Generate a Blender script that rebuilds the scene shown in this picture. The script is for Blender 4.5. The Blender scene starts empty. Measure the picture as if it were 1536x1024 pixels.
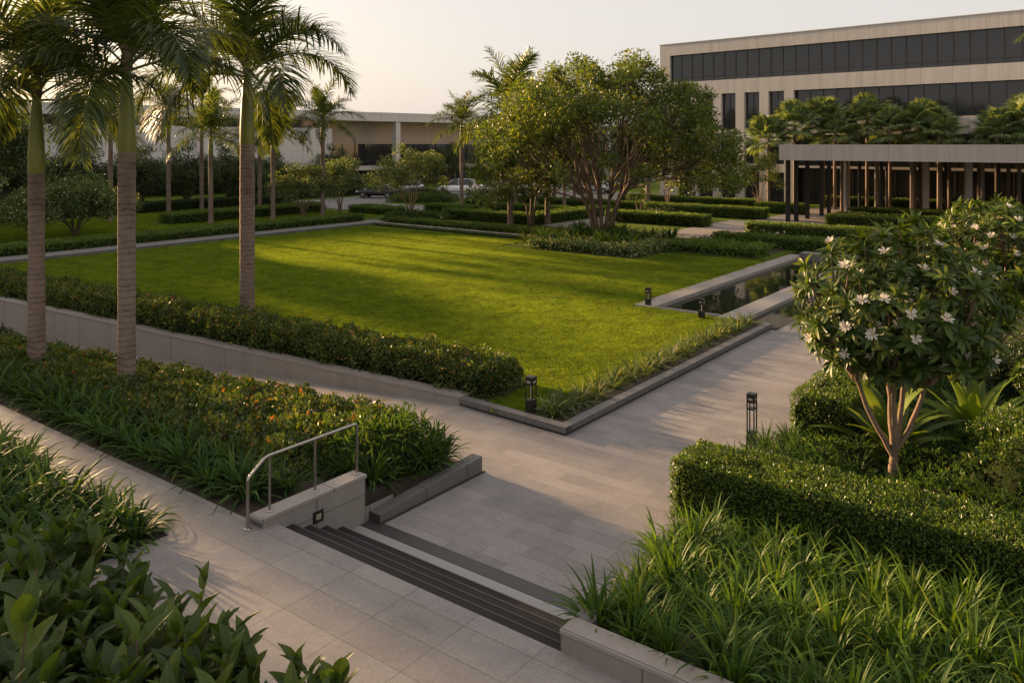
import bpy, math, random
import numpy as np
from mathutils import Vector
C = bpy.context.scene.collection
R = math.radians
rng = np.random.default_rng(11)
random.seed(5)

# ------------------------------------------------------------------ mesh helpers
class MB:
    def __init__(self): self.v=[]; self.f=[]; self.n=0; self.uv=None
    def add(self, v, f, mi=0, smooth=False, uv=None):
        v=np.asarray(v,float).reshape(-1,3); f=np.asarray(f,int)
        self.v.append(v); self.f.append((f+self.n, mi, smooth)); self.n+=len(v)
        if uv is not None:
            if self.uv is None: self.uv=[]
            self.uv.append(np.asarray(uv,float))
        return self
    def mesh(self, name, mats):
        me=bpy.data.meshes.new(name)
        V=np.concatenate(self.v); me.vertices.add(len(V)); me.vertices.foreach_set('co',V.ravel())
        loops=np.concatenate([f.ravel() for f,_,_ in self.f])
        tot=np.concatenate([np.full(len(f),f.shape[1]) for f,_,_ in self.f])
        st=np.concatenate([[0],np.cumsum(tot)[:-1]])
        me.loops.add(len(loops)); me.loops.foreach_set('vertex_index',loops.astype(np.int32))
        me.polygons.add(len(tot)); me.polygons.foreach_set('loop_start',st.astype(np.int32))
        try: me.polygons.foreach_set('loop_total',tot.astype(np.int32))
        except Exception: pass
        me.polygons.foreach_set('material_index',np.concatenate([np.full(len(f),m) for f,m,_ in self.f]).astype(np.int32))
        me.polygons.foreach_set('use_smooth',np.concatenate([np.full(len(f),s) for f,_,s in self.f]).astype(bool))
        if self.uv is not None:
            U=np.concatenate(self.uv)
            if len(U)==len(V):
                l=me.uv_layers.new(name='UVMap'); l.data.foreach_set('uv',U[loops].ravel())
        for m in mats: me.materials.append(m)
        me.update(calc_edges=True); me.validate()
        return me
    def build(self, name, mats, parent=None, loc=None, rz=0, bevel=0):
        if not isinstance(mats,(list,tuple)): mats=[mats]
        o=bpy.data.objects.new(name, self.mesh(name,mats)); C.objects.link(o)
        if parent: o.parent=parent
        if loc is not None: o.location=loc
        o.rotation_euler=(0,0,rz)
        if bevel:
            b=o.modifiers.new('bevel','BEVEL'); b.width=bevel; b.segments=2; b.limit_method='ANGLE'
        return o

def box(m,x0,x1,y0,y1,z0,z1,mi=0):
    v=[(x,y,z) for z in (z0,z1) for x,y in ((x0,y0),(x1,y0),(x1,y1),(x0,y1))]
    f=[(3,2,1,0),(4,5,6,7),(0,1,5,4),(1,2,6,5),(2,3,7,6),(3,0,4,7)]
    return m.add(v,f,mi)
def prism(m,poly,z0,z1,mi=0):
    """poly: CCW (x,y) list; z1 may be a list of per-corner heights"""
    n=len(poly); zt=z1 if isinstance(z1,(list,tuple)) else [z1]*n; zb=z0 if isinstance(z0,(list,tuple)) else [z0]*n
    v=[(x,y,b) for (x,y),b in zip(poly,zb)]+[(x,y,t) for (x,y),t in zip(poly,zt)]
    m.add(v,[tuple(range(n,2*n))],mi)
    m.add(v,[tuple(range(n-1,-1,-1))],mi)
    m.add(v,[(i,(i+1)%n,n+(i+1)%n,n+i) for i in range(n)],mi)
    return m
def sheet(m,poly,z,mi=0):
    zs=z if isinstance(z,(list,tuple)) else [z]*len(poly)
    return m.add([(x,y,q) for (x,y),q in zip(poly,zs)],[tuple(range(len(poly)))],mi)
def rect(x0,x1,y0,y1): return [(x0,y0),(x1,y0),(x1,y1),(x0,y1)]
def tube(m,pts,radii,k=6,mi=0,cap=True,smooth=True):
    P=np.asarray(pts,float); n=len(P); r=np.broadcast_to(np.asarray(radii,float),(n,))
    T=np.gradient(P,axis=0); T/=np.linalg.norm(T,axis=1)[:,None]+1e-9
    ref=np.array([0,0,1.]) if abs(T[0,2])<.9 else np.array([1.,0,0])
    A=np.cross(T,ref); A/=np.linalg.norm(A,axis=1)[:,None]+1e-9; B=np.cross(T,A)
    a=np.linspace(0,2*np.pi,k,endpoint=False)
    V=P[:,None,:]+r[:,None,None]*(np.cos(a)[None,:,None]*A[:,None,:]+np.sin(a)[None,:,None]*B[:,None,:])
    f=[]
    for i in range(n-1):
        for j in range(k): f.append((i*k+j,(i+1)*k+j,(i+1)*k+(j+1)%k,i*k+(j+1)%k))
    m.add(V.reshape(-1,3),f,mi,smooth)
    if cap:
        m.add(V[0],[tuple(range(k))],mi); m.add(V[-1],[tuple(range(k-1,-1,-1))],mi)
    return m
def lathe(m,prof,k=20,mi=0,c=(0,0),smooth=True):
    return tube(m,[(c[0],c[1],z) for r,z in prof],[r for r,z in prof],k,mi,True,smooth)

def nrm(a): return a/(np.linalg.norm(a,axis=-1,keepdims=True)+1e-9)
# leaf templates: (u along, v across, w lift)
T_DIA=(np.array([(0,0,0),(.45,.5,.10),(1,0,-.04),(.45,-.5,.10)],float),[(0,1,2),(0,2,3)])
T_LEAF=(np.array([(0,0,0),(.28,.42,.09),(.28,0,.02),(.28,-.42,.09),(.66,.44,.05),(.66,0,-.02),(.66,-.44,.05),(1,0,-.14)],float),
        [(0,2,1),(0,3,2),(1,2,5),(1,5,4),(2,3,6),(2,6,5),(4,5,7),(5,6,7)])
def leaves(m,P,D,N,L,W,T=T_DIA,mi=0,smooth=False,uv=False):
    t,f=T; f=np.asarray(f); D=nrm(D); S=nrm(np.cross(N,D)); N=np.cross(D,S)
    L=np.broadcast_to(np.asarray(L,float),(len(P),)); W=np.broadcast_to(np.asarray(W,float),(len(P),))
    V=P[:,None,:]+(t[None,:,0]*L[:,None])[...,None]*D[:,None,:]+(t[None,:,1]*W[:,None])[...,None]*S[:,None,:]+(t[None,:,2]*L[:,None])[...,None]*N[:,None,:]
    F=f[None]+(np.arange(len(P))*len(t))[:,None,None]
    U=None
    if uv: U=np.tile(np.stack([t[:,0],t[:,1]+.5],1),(len(P),1))
    return m.add(V.reshape(-1,3),F.reshape(-1,f.shape[1]),mi,smooth,U)
def lump(P,s,a,ph=0.):
    return a*(np.sin(P[:,0]*s+1.3+ph)*np.cos(P[:,1]*s*1.17+.4)+.6*np.sin(P[:,2]*s*1.6+P[:,0]*s*.6)+.5*np.sin((P[:,0]+P[:,1])*s*2.3+ph))
def blade(m,p0,az,el,L,W,droop,seg=5,mi=0,fold=.25,twist=0,wprof=None):
    """one arching strap leaf"""
    ca,sa=math.cos(az),math.sin(az); p=np.array(p0,float); V=[]; 
    for i in range(seg+1):
        t=i/seg; e=el-droop*t**1.4
        w=(wprof(t) if wprof else min(1,.35+2.2*t)*(1-t**2.2))*W*.5
        side=np.array([-sa,ca,0]); up=np.array([-math.sin(e)*ca,-math.sin(e)*sa,math.cos(e)])
        side=side*math.cos(twist*t)+up*math.sin(twist*t)
        if i<seg: V+= [p+side*w+up*w*fold, p.copy(), p-side*w+up*w*fold]
        else: V.append(p.copy())
        p=p+L/seg*np.array([math.cos(e)*ca,math.cos(e)*sa,math.sin(e)])
    f4=[];f3=[]
    for i in range(seg-1):
        a=i*3; f4+=[(a,a+1,a+4,a+3),(a+1,a+2,a+5,a+4)]
    a=(seg-1)*3; f3=[(a,a+1,a+3),(a+1,a+2,a+3)]
    n=m.n; m.add(V,f4,mi,True); m.f.append((np.array(f3)+n,mi,True))

# ------------------------------------------------------------------ materials
def mat(name):
    m=bpy.data.materials.new(name); m.use_nodes=True; nt=m.node_tree
    return m,nt,nt.nodes['Principled BSDF'],nt.nodes['Material Output']
def nd(nt,t,**kw):
    n=nt.nodes.new(t)
    for k,v in kw.items(): setattr(n,k,v)
    return n
def ramp(nt,stops,src,interp='LINEAR'):
    r=nd(nt,'ShaderNodeValToRGB'); r.color_ramp.interpolation=interp
    e=r.color_ramp.elements
    while len(e)<len(stops): e.new(.5)
    for x,(p,c) in zip(e,stops): x.position=p; x.color=(*c,1)
    nt.links.new(src,r.inputs[0]); return r.outputs[0]
def mixc(nt,fac,a,b,mode='MIX'):
    n=nd(nt,'ShaderNodeMix',data_type='RGBA',blend_type=mode)
    for s,v in ((0,fac),(6,a),(7,b)):
        if hasattr(v,'is_linked') or isinstance(v,bpy.types.NodeSocket): nt.links.new(v,n.inputs[s])
        else: n.inputs[s].default_value=v if s==0 else (*v,1)
    return n.outputs[2]
def noise(nt,scale,detail=4,coord=None,rough=.6,stretch=None):
    n=nd(nt,'ShaderNodeTexNoise'); n.inputs['Scale'].default_value=scale; n.inputs['Detail'].default_value=detail; n.inputs['Roughness'].default_value=rough
    if coord is None: coord=nd(nt,'ShaderNodeNewGeometry').outputs['Position']
    if stretch:
        mp=nd(nt,'ShaderNodeMapping'); mp.inputs['Scale'].default_value=stretch; nt.links.new(coord,mp.inputs[0]); coord=mp.outputs[0]
    nt.links.new(coord,n.inputs['Vector']); return n.outputs['Fac']
def bump(nt,h,b,strength=.3,dist=.02,prev=None):
    n=nd(nt,'ShaderNodeBump'); n.inputs['Strength'].default_value=strength; n.inputs['Distance'].default_value=dist
    nt.links.new(h,n.inputs['Height'])
    if prev: nt.links.new(prev,n.inputs['Normal'])
    if b: nt.links.new(n.outputs[0],b.inputs['Normal'])
    return n.outputs[0]
def foliage(name,stops,trans=.35,rough=.5,tcol=None,spec=.45,patch=.25,gain=1.4,fine=0):
    m,nt,b,out=mat(name)
    g=nd(nt,'ShaderNodeNewGeometry')
    stops=[(p,tuple(min(.8,x*gain) for x in c)) for p,c in stops]
    col=ramp(nt,stops,g.outputs['Random Per Island'])
    nf=noise(nt,1.1,3)
    hs=nd(nt,'ShaderNodeHueSaturation'); nt.links.new(col,hs.inputs['Color'])
    mr=nd(nt,'ShaderNodeMapRange'); mr.inputs[1].default_value=.3; mr.inputs[2].default_value=.7; mr.inputs[3].default_value=1-patch; mr.inputs[4].default_value=1+patch
    nt.links.new(nf,mr.inputs[0]); nt.links.new(mr.outputs[0],hs.inputs['Value']); col=hs.outputs[0]
    if fine: col=mixc(nt,fine,col,ramp(nt,[(.32,(.35,.38,.35)),(.5,(1,1,1)),(.68,(1.5,1.4,1.3))],noise(nt,5.5,5,rough=.75)),'MULTIPLY')
    nt.links.new(col,b.inputs['Base Color']); b.inputs['Roughness'].default_value=rough; b.inputs['Specular IOR Level'].default_value=spec
    t=nd(nt,'ShaderNodeBsdfTranslucent'); tc=mixc(nt,1.0,col,tcol or (1.9,1.7,.55),'MULTIPLY'); nt.links.new(tc,t.inputs[0])
    mx=nd(nt,'ShaderNodeMixShader'); mx.inputs[0].default_value=trans
    nt.links.new(b.outputs[0],mx.inputs[1]); nt.links.new(t.outputs[0],mx.inputs[2]); nt.links.new(mx.outputs[0],out.inputs[0])
    return m
def plain(name,col,rough=.5,metal=0,spec=.5,var=.12,nscale=6,bmp=0,bscale=80):
    m,nt,b,out=mat(name)
    f=noise(nt,nscale,5); c=mixc(nt,f,tuple(x*(1-var) for x in col),tuple(min(1,x*(1+var)) for x in col))
    nt.links.new(c,b.inputs['Base Color']); b.inputs['Roughness'].default_value=rough; b.inputs['Metallic'].default_value=metal; b.inputs['Specular IOR Level'].default_value=spec
    if bmp: bump(nt,noise(nt,bscale,3),b,bmp,.01)
    return m
def paving(name,tw,th,c1,c2,mortar,off=(0,0,0),rough=.62,msize=.006,rot=0,stagger=.5):
    m,nt,b,out=mat(name)
    pos=nd(nt,'ShaderNodeNewGeometry').outputs['Position']
    mp=nd(nt,'ShaderNodeMapping'); mp.inputs['Location'].default_value=off; mp.inputs['Rotation'].default_value=(0,0,rot); nt.links.new(pos,mp.inputs[0])
    br=nd(nt,'ShaderNodeTexBrick'); br.offset=stagger; br.inputs['Scale'].default_value=1; br.inputs['Brick Width'].default_value=tw; br.inputs['Row Height'].default_value=th
    br.inputs['Mortar Size'].default_value=msize; br.inputs['Mortar Smooth'].default_value=.3; br.inputs['Bias'].default_value=-.1
    br.inputs['Color1'].default_value=(*c1,1); br.inputs['Color2'].default_value=(*c2,1); br.inputs['Mortar'].default_value=(*mortar,1)
    nt.links.new(mp.outputs[0],br.inputs['Vector'])
    n1=noise(nt,1.3,6,rough=.65); n2=noise(nt,24,5,rough=.7); n3=noise(nt,85,3,rough=.7)
    c=mixc(nt,.55,br.outputs['Color'],ramp(nt,[(.3,(.62,.62,.63)),(.7,(1.1,1.09,1.06))],n1),'MULTIPLY')
    c=mixc(nt,.7,c,ramp(nt,[(.3,(.72,.72,.73)),(.7,(1.12,1.1,1.08))],n2),'MULTIPLY')
    c=mixc(nt,.8,c,ramp(nt,[(.35,(.62,.62,.63)),(.65,(1.22,1.21,1.2))],n3),'MULTIPLY')
    n5=noise(nt,.55,7,rough=.72); c=mixc(nt,.55,c,ramp(nt,[(.36,(.70,.69,.68)),(.47,(1,1,1)),(.58,(1.02,1.02,1.02)),(.72,(.86,.85,.84))],n5),'MULTIPLY')
    nt.links.new(c,b.inputs['Base Color'])
    rr=nd(nt,'ShaderNodeMapRange'); rr.inputs[3].default_value=rough-.12; rr.inputs[4].default_value=rough+.15; nt.links.new(n1,rr.inputs[0]); nt.links.new(rr.outputs[0],b.inputs['Roughness'])
    b.inputs['Specular IOR Level'].default_value=.35
    p=bump(nt,n2,None,.12,.004)
    inv=nd(nt,'ShaderNodeMath',operation='SUBTRACT'); inv.inputs[0].default_value=1; nt.links.new(br.outputs['Fac'],inv.inputs[1])
    bump(nt,inv.outputs[0],b,.5,.004,p)
    return m
def stone(name,col,rough=.6,jx=None,jz=None,var=.15,axis='XZ',streak=.25):
    """concrete / stone cladding; joints every jx along and jz up in the object's own space"""
    m,nt,b,out=mat(name)
    oc=nd(nt,'ShaderNodeTexCoord').outputs['Object']
    n1=noise(nt,.8,6,oc,.65); n2=noise(nt,30,4,oc); n4=noise(nt,1.,5,oc,.6,(2.2,2.2,.12))
    c=mixc(nt,n1,tuple(x*(1-var) for x in col),tuple(x*(1+var) for x in col))
    c=mixc(nt,.5,c,ramp(nt,[(.3,(.85,.85,.85)),(.7,(1.08,1.08,1.07))],n2),'MULTIPLY')
    c=mixc(nt,streak,c,ramp(nt,[(.35,(.5,.48,.45)),(.6,(1,1,1))],n4),'MULTIPLY')
    if jx:
        sx=nd(nt,'ShaderNodeSeparateXYZ'); nt.links.new(oc,sx.inputs[0])
        fac=None
        for ax,per in (('X' if axis[0]=='X' else 'Y',jx),('Z',jz)):
            if not per: continue
            d=nd(nt,'ShaderNodeMath',operation='DIVIDE'); nt.links.new(sx.outputs[ax],d.inputs[0]); d.inputs[1].default_value=per
            fr=nd(nt,'ShaderNodeMath',operation='FRACT'); nt.links.new(d.outputs[0],fr.inputs[0])
            lt=nd(nt,'ShaderNodeMath',operation='LESS_THAN'); nt.links.new(fr.outputs[0],lt.inputs[0]); lt.inputs[1].default_value=.02/per if per>.8 else .012/per
            if fac is None: fac=lt.outputs[0]
            else:
                mxn=nd(nt,'ShaderNodeMath',operation='MAXIMUM'); nt.links.new(fac,mxn.inputs[0]); nt.links.new(lt.outputs[0],mxn.inputs[1]); fac=mxn.outputs[0]
        c=mixc(nt,fac,c,tuple(x*.42 for x in col))
    nt.links.new(c,b.inputs['Base Color']); b.inputs['Roughness'].default_value=rough; b.inputs['Specular IOR Level'].default_value=.3
    bump(nt,n2,b,.15,.006)
    return m

M={}
M['hedge']=foliage('hedge_leaf',[(0,(.020,.040,.006)),(.5,(.032,.062,.009)),(.85,(.050,.085,.012)),(1,(.085,.115,.018))],.32,.38,gain=1.5)
M['hedge_bright']=foliage('bright_hedge_leaf',[(0,(.024,.048,.006)),(.5,(.045,.082,.009)),(.85,(.075,.115,.013)),(1,(.12,.15,.02))],.32,.36,gain=1.4)
M['hedge_far']=foliage('far_hedge_leaf',[(0,(.022,.044,.006)),(.5,(.038,.070,.010)),(.85,(.060,.095,.013)),(1,(.10,.125,.02))],.36,.40,gain=1.85)
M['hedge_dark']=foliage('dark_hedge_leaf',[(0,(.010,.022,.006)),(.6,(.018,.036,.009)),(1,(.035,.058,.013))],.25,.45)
M['ixora']=foliage('ixora_leaf',[(0,(.020,.034,.007)),(.45,(.034,.060,.010)),(.72,(.055,.085,.013)),(.90,(.095,.105,.018)),(.965,(.12,.10,.02)),(.982,(.18,.08,.025)),(.992,(.20,.06,.025)),(1,(.22,.15,.04))],.34,.36,gain=1.45)
M['lily']=foliage('lily_leaf',[(0,(.018,.040,.010)),(.6,(.032,.066,.014)),(1,(.062,.098,.020))],.32,.55,spec=.14,gain=1.5)
M['grassy']=foliage('strappy_leaf',[(0,(.024,.054,.008)),(.5,(.042,.084,.011)),(.92,(.070,.118,.015)),(.98,(.11,.14,.02)),(1,(.2,.17,.045))],.33,.48,spec=.2,gain=1.4)
M['spider']=foliage('spider_leaf',[(0,(.05,.085,.02)),(.5,(.085,.125,.03)),(.8,(.16,.19,.07)),(1,(.25,.27,.14))],.33,.5,gain=1.0,spec=.2)
M['variegated']=foliage('variegated_leaf',[(0,(.03,.055,.015)),(.5,(.055,.09,.025)),(.75,(.11,.14,.05)),(1,(.26,.28,.15))],.3,.42)
M['palm']=foliage('palm_leaf',[(0,(.022,.038,.010)),(.6,(.038,.060,.014)),(1,(.072,.092,.018))],.36,.42,tcol=(2.1,1.75,.5),gain=1.3)
M['palm_mid']=foliage('garden_palm_leaf',[(0,(.035,.058,.016)),(.6,(.058,.088,.022)),(1,(.10,.125,.03))],.36,.45,tcol=(2.0,1.7,.5),gain=1.15)
M['fan']=foliage('fan_palm_leaf',[(0,(.040,.062,.024)),(.6,(.066,.094,.036)),(1,(.11,.135,.05))],.30,.45,gain=1.9)
M['tree']=foliage('broad_tree_leaf',[(0,(.026,.044,.009)),(.5,(.045,.070,.012)),(.85,(.075,.098,.016)),(1,(.12,.13,.022))],.38,.40,gain=1.6)
M['tree_dark']=foliage('dark_tree_leaf',[(0,(.018,.034,.010)),(.6,(.030,.052,.014)),(1,(.055,.08,.02))],.3,.42)
M['plumeria']=foliage('plumeria_leaf',[(0,(.024,.044,.010)),(.55,(.042,.072,.014)),(.9,(.075,.105,.02)),(1,(.12,.13,.03))],.33,.40,spec=.3)
M['plum_pale']=foliage('pale_plumeria_leaf',[(0,(.028,.048,.012)),(.55,(.046,.074,.018)),(.90,(.085,.115,.03)),(.97,(.20,.22,.12)),(1,(.42,.42,.33))],.33,.45)
M['agave']=foliage('sword_leaf',[(0,(.045,.075,.010)),(.6,(.075,.11,.013)),(1,(.11,.13,.02))],.40,.52,spec=.2)
M['petal']=foliage('petal',[(0,(.62,.55,.48)),(1,(.78,.72,.65))],.3,.5,tcol=(1,.95,.85),patch=.05,gain=1)
M['petal_core']=plain('petal_core',(.62,.38,.10),.6)
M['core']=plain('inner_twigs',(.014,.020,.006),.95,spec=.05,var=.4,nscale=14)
M['bark']=plain('bark',(.13,.085,.055),.85,var=.35,nscale=9,bmp=.5,bscale=25)
M['bark_pale']=plain('pale_bark',(.20,.142,.10),.85,spec=.15,var=.5,nscale=16,bmp=.7,bscale=45)
M['soil']=plain('soil',(.035,.024,.016),.95,var=.5,nscale=22,bmp=.8,bscale=35)
M['path']=paving('path_paving',1.0,.30,(.245,.230,.222),(.318,.299,.289),(.185,.173,.166),(.1,.06,0),msize=.005)
M['terrace']=paving('terrace_paving',.88,.465,(.248,.232,.222),(.315,.296,.284),(.165,.152,.145),(.22,.06,0),stagger=0)
M['ramp']=paving('ramp_paving',.9,.45,(.30,.275,.255),(.35,.32,.30),(.14,.125,.115))
M['plaza']=paving('plaza_paving',1.2,.6,(.27,.245,.225),(.34,.305,.28),(.12,.11,.1))
M['strip']=plain('pale_granite',(.29,.28,.272),.6,var=.12,nscale=60,bmp=.1)
M['step']=plain('dark_granite',(.026,.0235,.023),.75,spec=.2,var=.25,nscale=70,bmp=.1)
M['step_edge']=plain('step_nosing',(.055,.051,.049),.7,var=.2,nscale=50)
M['wall_stone']=stone('wall_stone',(.27,.245,.225),.6,.9,.42,axis='Y')
M['wall_stone_x']=stone('low_wall_stone',(.25,.225,.205),.6,.9,None,axis='X')
M['kerb']=stone('kerb_stone',(.145,.138,.132),.6,1.0,None,axis='Y',streak=.15)
M['kerb_x']=stone('kerb_stone_long',(.145,.138,.132),.6,1.0,None,axis='X',streak=.15)
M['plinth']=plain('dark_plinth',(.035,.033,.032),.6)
M['rim']=stone('pool_rim_stone',(.29,.26,.235),.55,1.2,None,axis='Y',streak=.1)
M['retain']=stone('retaining_stone',(.34,.30,.265),.7,2.4,None,axis='X',streak=.3,var=.1)
M['concrete']=stone('facade_concrete',(.53,.495,.465),.75,1.25,None,axis='X',streak=.3,var=.08)
M['concrete_plain']=stone('plain_concrete',(.53,.495,.46),.75,None,None,streak=.3,var=.08)
M['canopy']=stone('canopy_concrete',(.45,.41,.375),.75,3.6,None,axis='X',streak=.25,var=.08)
M['far_wall']=stone('far_concrete',(.55,.53,.51),.8,3.0,1.6,axis='X',streak=.2,var=.06)
M['tan']=stone('tan_panel',(.50,.435,.385),.7,4.0,1.5,axis='X',streak=.1)
M['glass']=plain('dark_glass',(.030,.032,.035),.06,spec=.55,var=.1)
def glaze(m):
    nt=m.node_tree; bump(nt,noise(nt,.45,2),nt.nodes['Principled BSDF'],.10,.05)
glaze(M['glass'])
M['frame']=plain('dark_frame',(.02,.02,.021),.4)
M['black']=plain('black_metal',(.014,.013,.013),.42,spec=.4)
M['steel']=plain('brushed_steel',(.40,.37,.34),.30,metal=1,var=.08,nscale=30)
M['brown_post']=plain('brown_trunk',(.15,.108,.08),.85,var=.3,nscale=12,bmp=.4)
M['asphalt']=plain('asphalt',(.14,.135,.13),.85,var=.15,nscale=3,bmp=.2)
M['lens_dim']=plain('step_lens',(.30,.26,.18),.4)
M['lamp_frost']=plain('frosted_tube',(.34,.31,.25),.4)
M['lens']=plain('lamp_glass',(.75,.70,.58),.35)
def palm_bark():
    m,nt,b,out=mat('ringed_palm_bark')
    oc=nd(nt,'ShaderNodeTexCoord').outputs['Object']
    n0=noise(nt,1.7,3,oc); n1=noise(nt,26,5,oc,.65,(1,1,.35)); 
    sx=nd(nt,'ShaderNodeSeparateXYZ'); nt.links.new(oc,sx.inputs[0])
    a=nd(nt,'ShaderNodeMath',operation='MULTIPLY_ADD'); nt.links.new(n0,a.inputs[0]); a.inputs[1].default_value=.22; nt.links.new(sx.outputs['Z'],a.inputs[2])
    nn=noise(nt,6,3,oc,.6,(.4,.4,2.)); a2=nd(nt,'ShaderNodeMath',operation='MULTIPLY_ADD'); nt.links.new(nn,a2.inputs[0]); a2.inputs[1].default_value=.11; nt.links.new(a.outputs[0],a2.inputs[2])
    d=nd(nt,'ShaderNodeMath',operation='DIVIDE'); nt.links.new(a2.outputs[0],d.inputs[0]); d.inputs[1].default_value=.13
    fr=nd(nt,'ShaderNodeMath',operation='FRACT'); nt.links.new(d.outputs[0],fr.inputs[0])
    ring=ramp(nt,[(0,(.48,.43,.40)),(.08,(.55,.5,.47)),(.2,(1,1,1)),(.9,(1.05,1.04,1.03)),(1,(.55,.5,.47))],fr.outputs[0])
    base=mixc(nt,n1,(.15,.108,.084),(.30,.23,.185))
    rf=nd(nt,'ShaderNodeMapRange'); rf.inputs[1].default_value=.35; rf.inputs[2].default_value=.6; rf.inputs[3].default_value=.25; rf.inputs[4].default_value=1.; nt.links.new(noise(nt,3.1,4,oc,.6,(.7,.7,1.6)),rf.inputs[0])
    c=mixc(nt,rf.outputs[0],base,ring,'MULTIPLY'); c=mixc(nt,.7,c,ramp(nt,[(.34,(.55,.52,.5)),(.5,(1,1,1)),(.66,(1.25,1.24,1.2))],noise(nt,1.6,6,oc,.7)),'MULTIPLY'); nt.links.new(c,b.inputs['Base Color']); b.inputs['Roughness'].default_value=.85; b.inputs['Specular IOR Level'].default_value=.15
    p=bump(nt,n1,None,.4,.01); bump(nt,ring,b,.55,.012,p)
    return m
M['palm_bark']=palm_bark()
def shaft_mat():
    m,nt,b,out=mat('green_crownshaft')
    oc=nd(nt,'ShaderNodeTexCoord').outputs['Object']
    n1=noise(nt,7,4,oc,.6,(1,1,.12)); c=ramp(nt,[(.3,(.12,.14,.018)),(.55,(.18,.19,.024)),(.75,(.25,.22,.035))],n1)
    nt.links.new(c,b.inputs['Base Color']); b.inputs['Roughness'].default_value=.38; return m
M['shaft']=shaft_mat()
M['sheath']=plain('dry_sheath',(.13,.085,.05),.8,var=.3,nscale=14)
M['petiole']=plain('petiole',(.10,.12,.03),.5)
def water_mat():
    m,nt,b,out=mat('still_water')
    b.inputs['Base Color'].default_value=(.010,.014,.009,1); b.inputs['Roughness'].default_value=.03; b.inputs['IOR'].default_value=1.33
    b.inputs['Specular IOR Level'].default_value=.8
    bump(nt,noise(nt,2.2,3,None,.5,(1,.35,1)),b,.06,.05); return m
M['water']=water_mat()
def grate_mat():
    m,nt,b,out=mat('drain_grate')
    pos=nd(nt,'ShaderNodeNewGeometry').outputs['Position']; sx=nd(nt,'ShaderNodeSeparateXYZ'); nt.links.new(pos,sx.inputs[0])
    def st(s,per,thr):
        d=nd(nt,'ShaderNodeMath',operation='DIVIDE'); nt.links.new(s,d.inputs[0]); d.inputs[1].default_value=per
        fr=nd(nt,'ShaderNodeMath',operation='FRACT'); nt.links.new(d.outputs[0],fr.inputs[0])
        l=nd(nt,'ShaderNodeMath',operation='LESS_THAN'); nt.links.new(fr.outputs[0],l.inputs[0]); l.inputs[1].default_value=thr; return l.outputs[0]
    a=st(sx.outputs['X'],.045,.45); bb=st(sx.outputs['Y'],.065,.75)
    mu=nd(nt,'ShaderNodeMath',operation='MULTIPLY'); nt.links.new(a,mu.inputs[0]); nt.links.new(bb,mu.inputs[1])
    c=mixc(nt,mu.outputs[0],(.06,.057,.055),(.008,.008,.008)); nt.links.new(c,b.inputs['Base Color']); b.inputs['Roughness'].default_value=.5; return m
M['grate']=grate_mat()
def lawn_mat():
    m,nt,b,out=mat('lawn_turf')
    n1=noise(nt,.35,5); n2=noise(nt,9,5,rough=.7); n3=noise(nt,60,3)
    c=ramp(nt,[(.3,(.06,.098,.009)),(.5,(.085,.13,.012)),(.7,(.11,.152,.016))],n1)
    c=mixc(nt,.6,c,ramp(nt,[(.3,(.6,.62,.55)),(.7,(1.2,1.18,1.1))],n2),'MULTIPLY')
    nt.links.new(c,b.inputs['Base Color']); b.inputs['Roughness'].default_value=.9; b.inputs['Specular IOR Level'].default_value=.1
    bump(nt,n3,b,.9,.03); return m
M['lawn']=lawn_mat()
M['blade']=foliage('grass_blade',[(0,(.058,.102,.009)),(.6,(.092,.150,.012)),(.92,(.13,.17,.017)),(1,(.20,.18,.045))],.45,.6,tcol=(1.8,1.6,.35),spec=.2,patch=.25,fine=.8)
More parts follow.
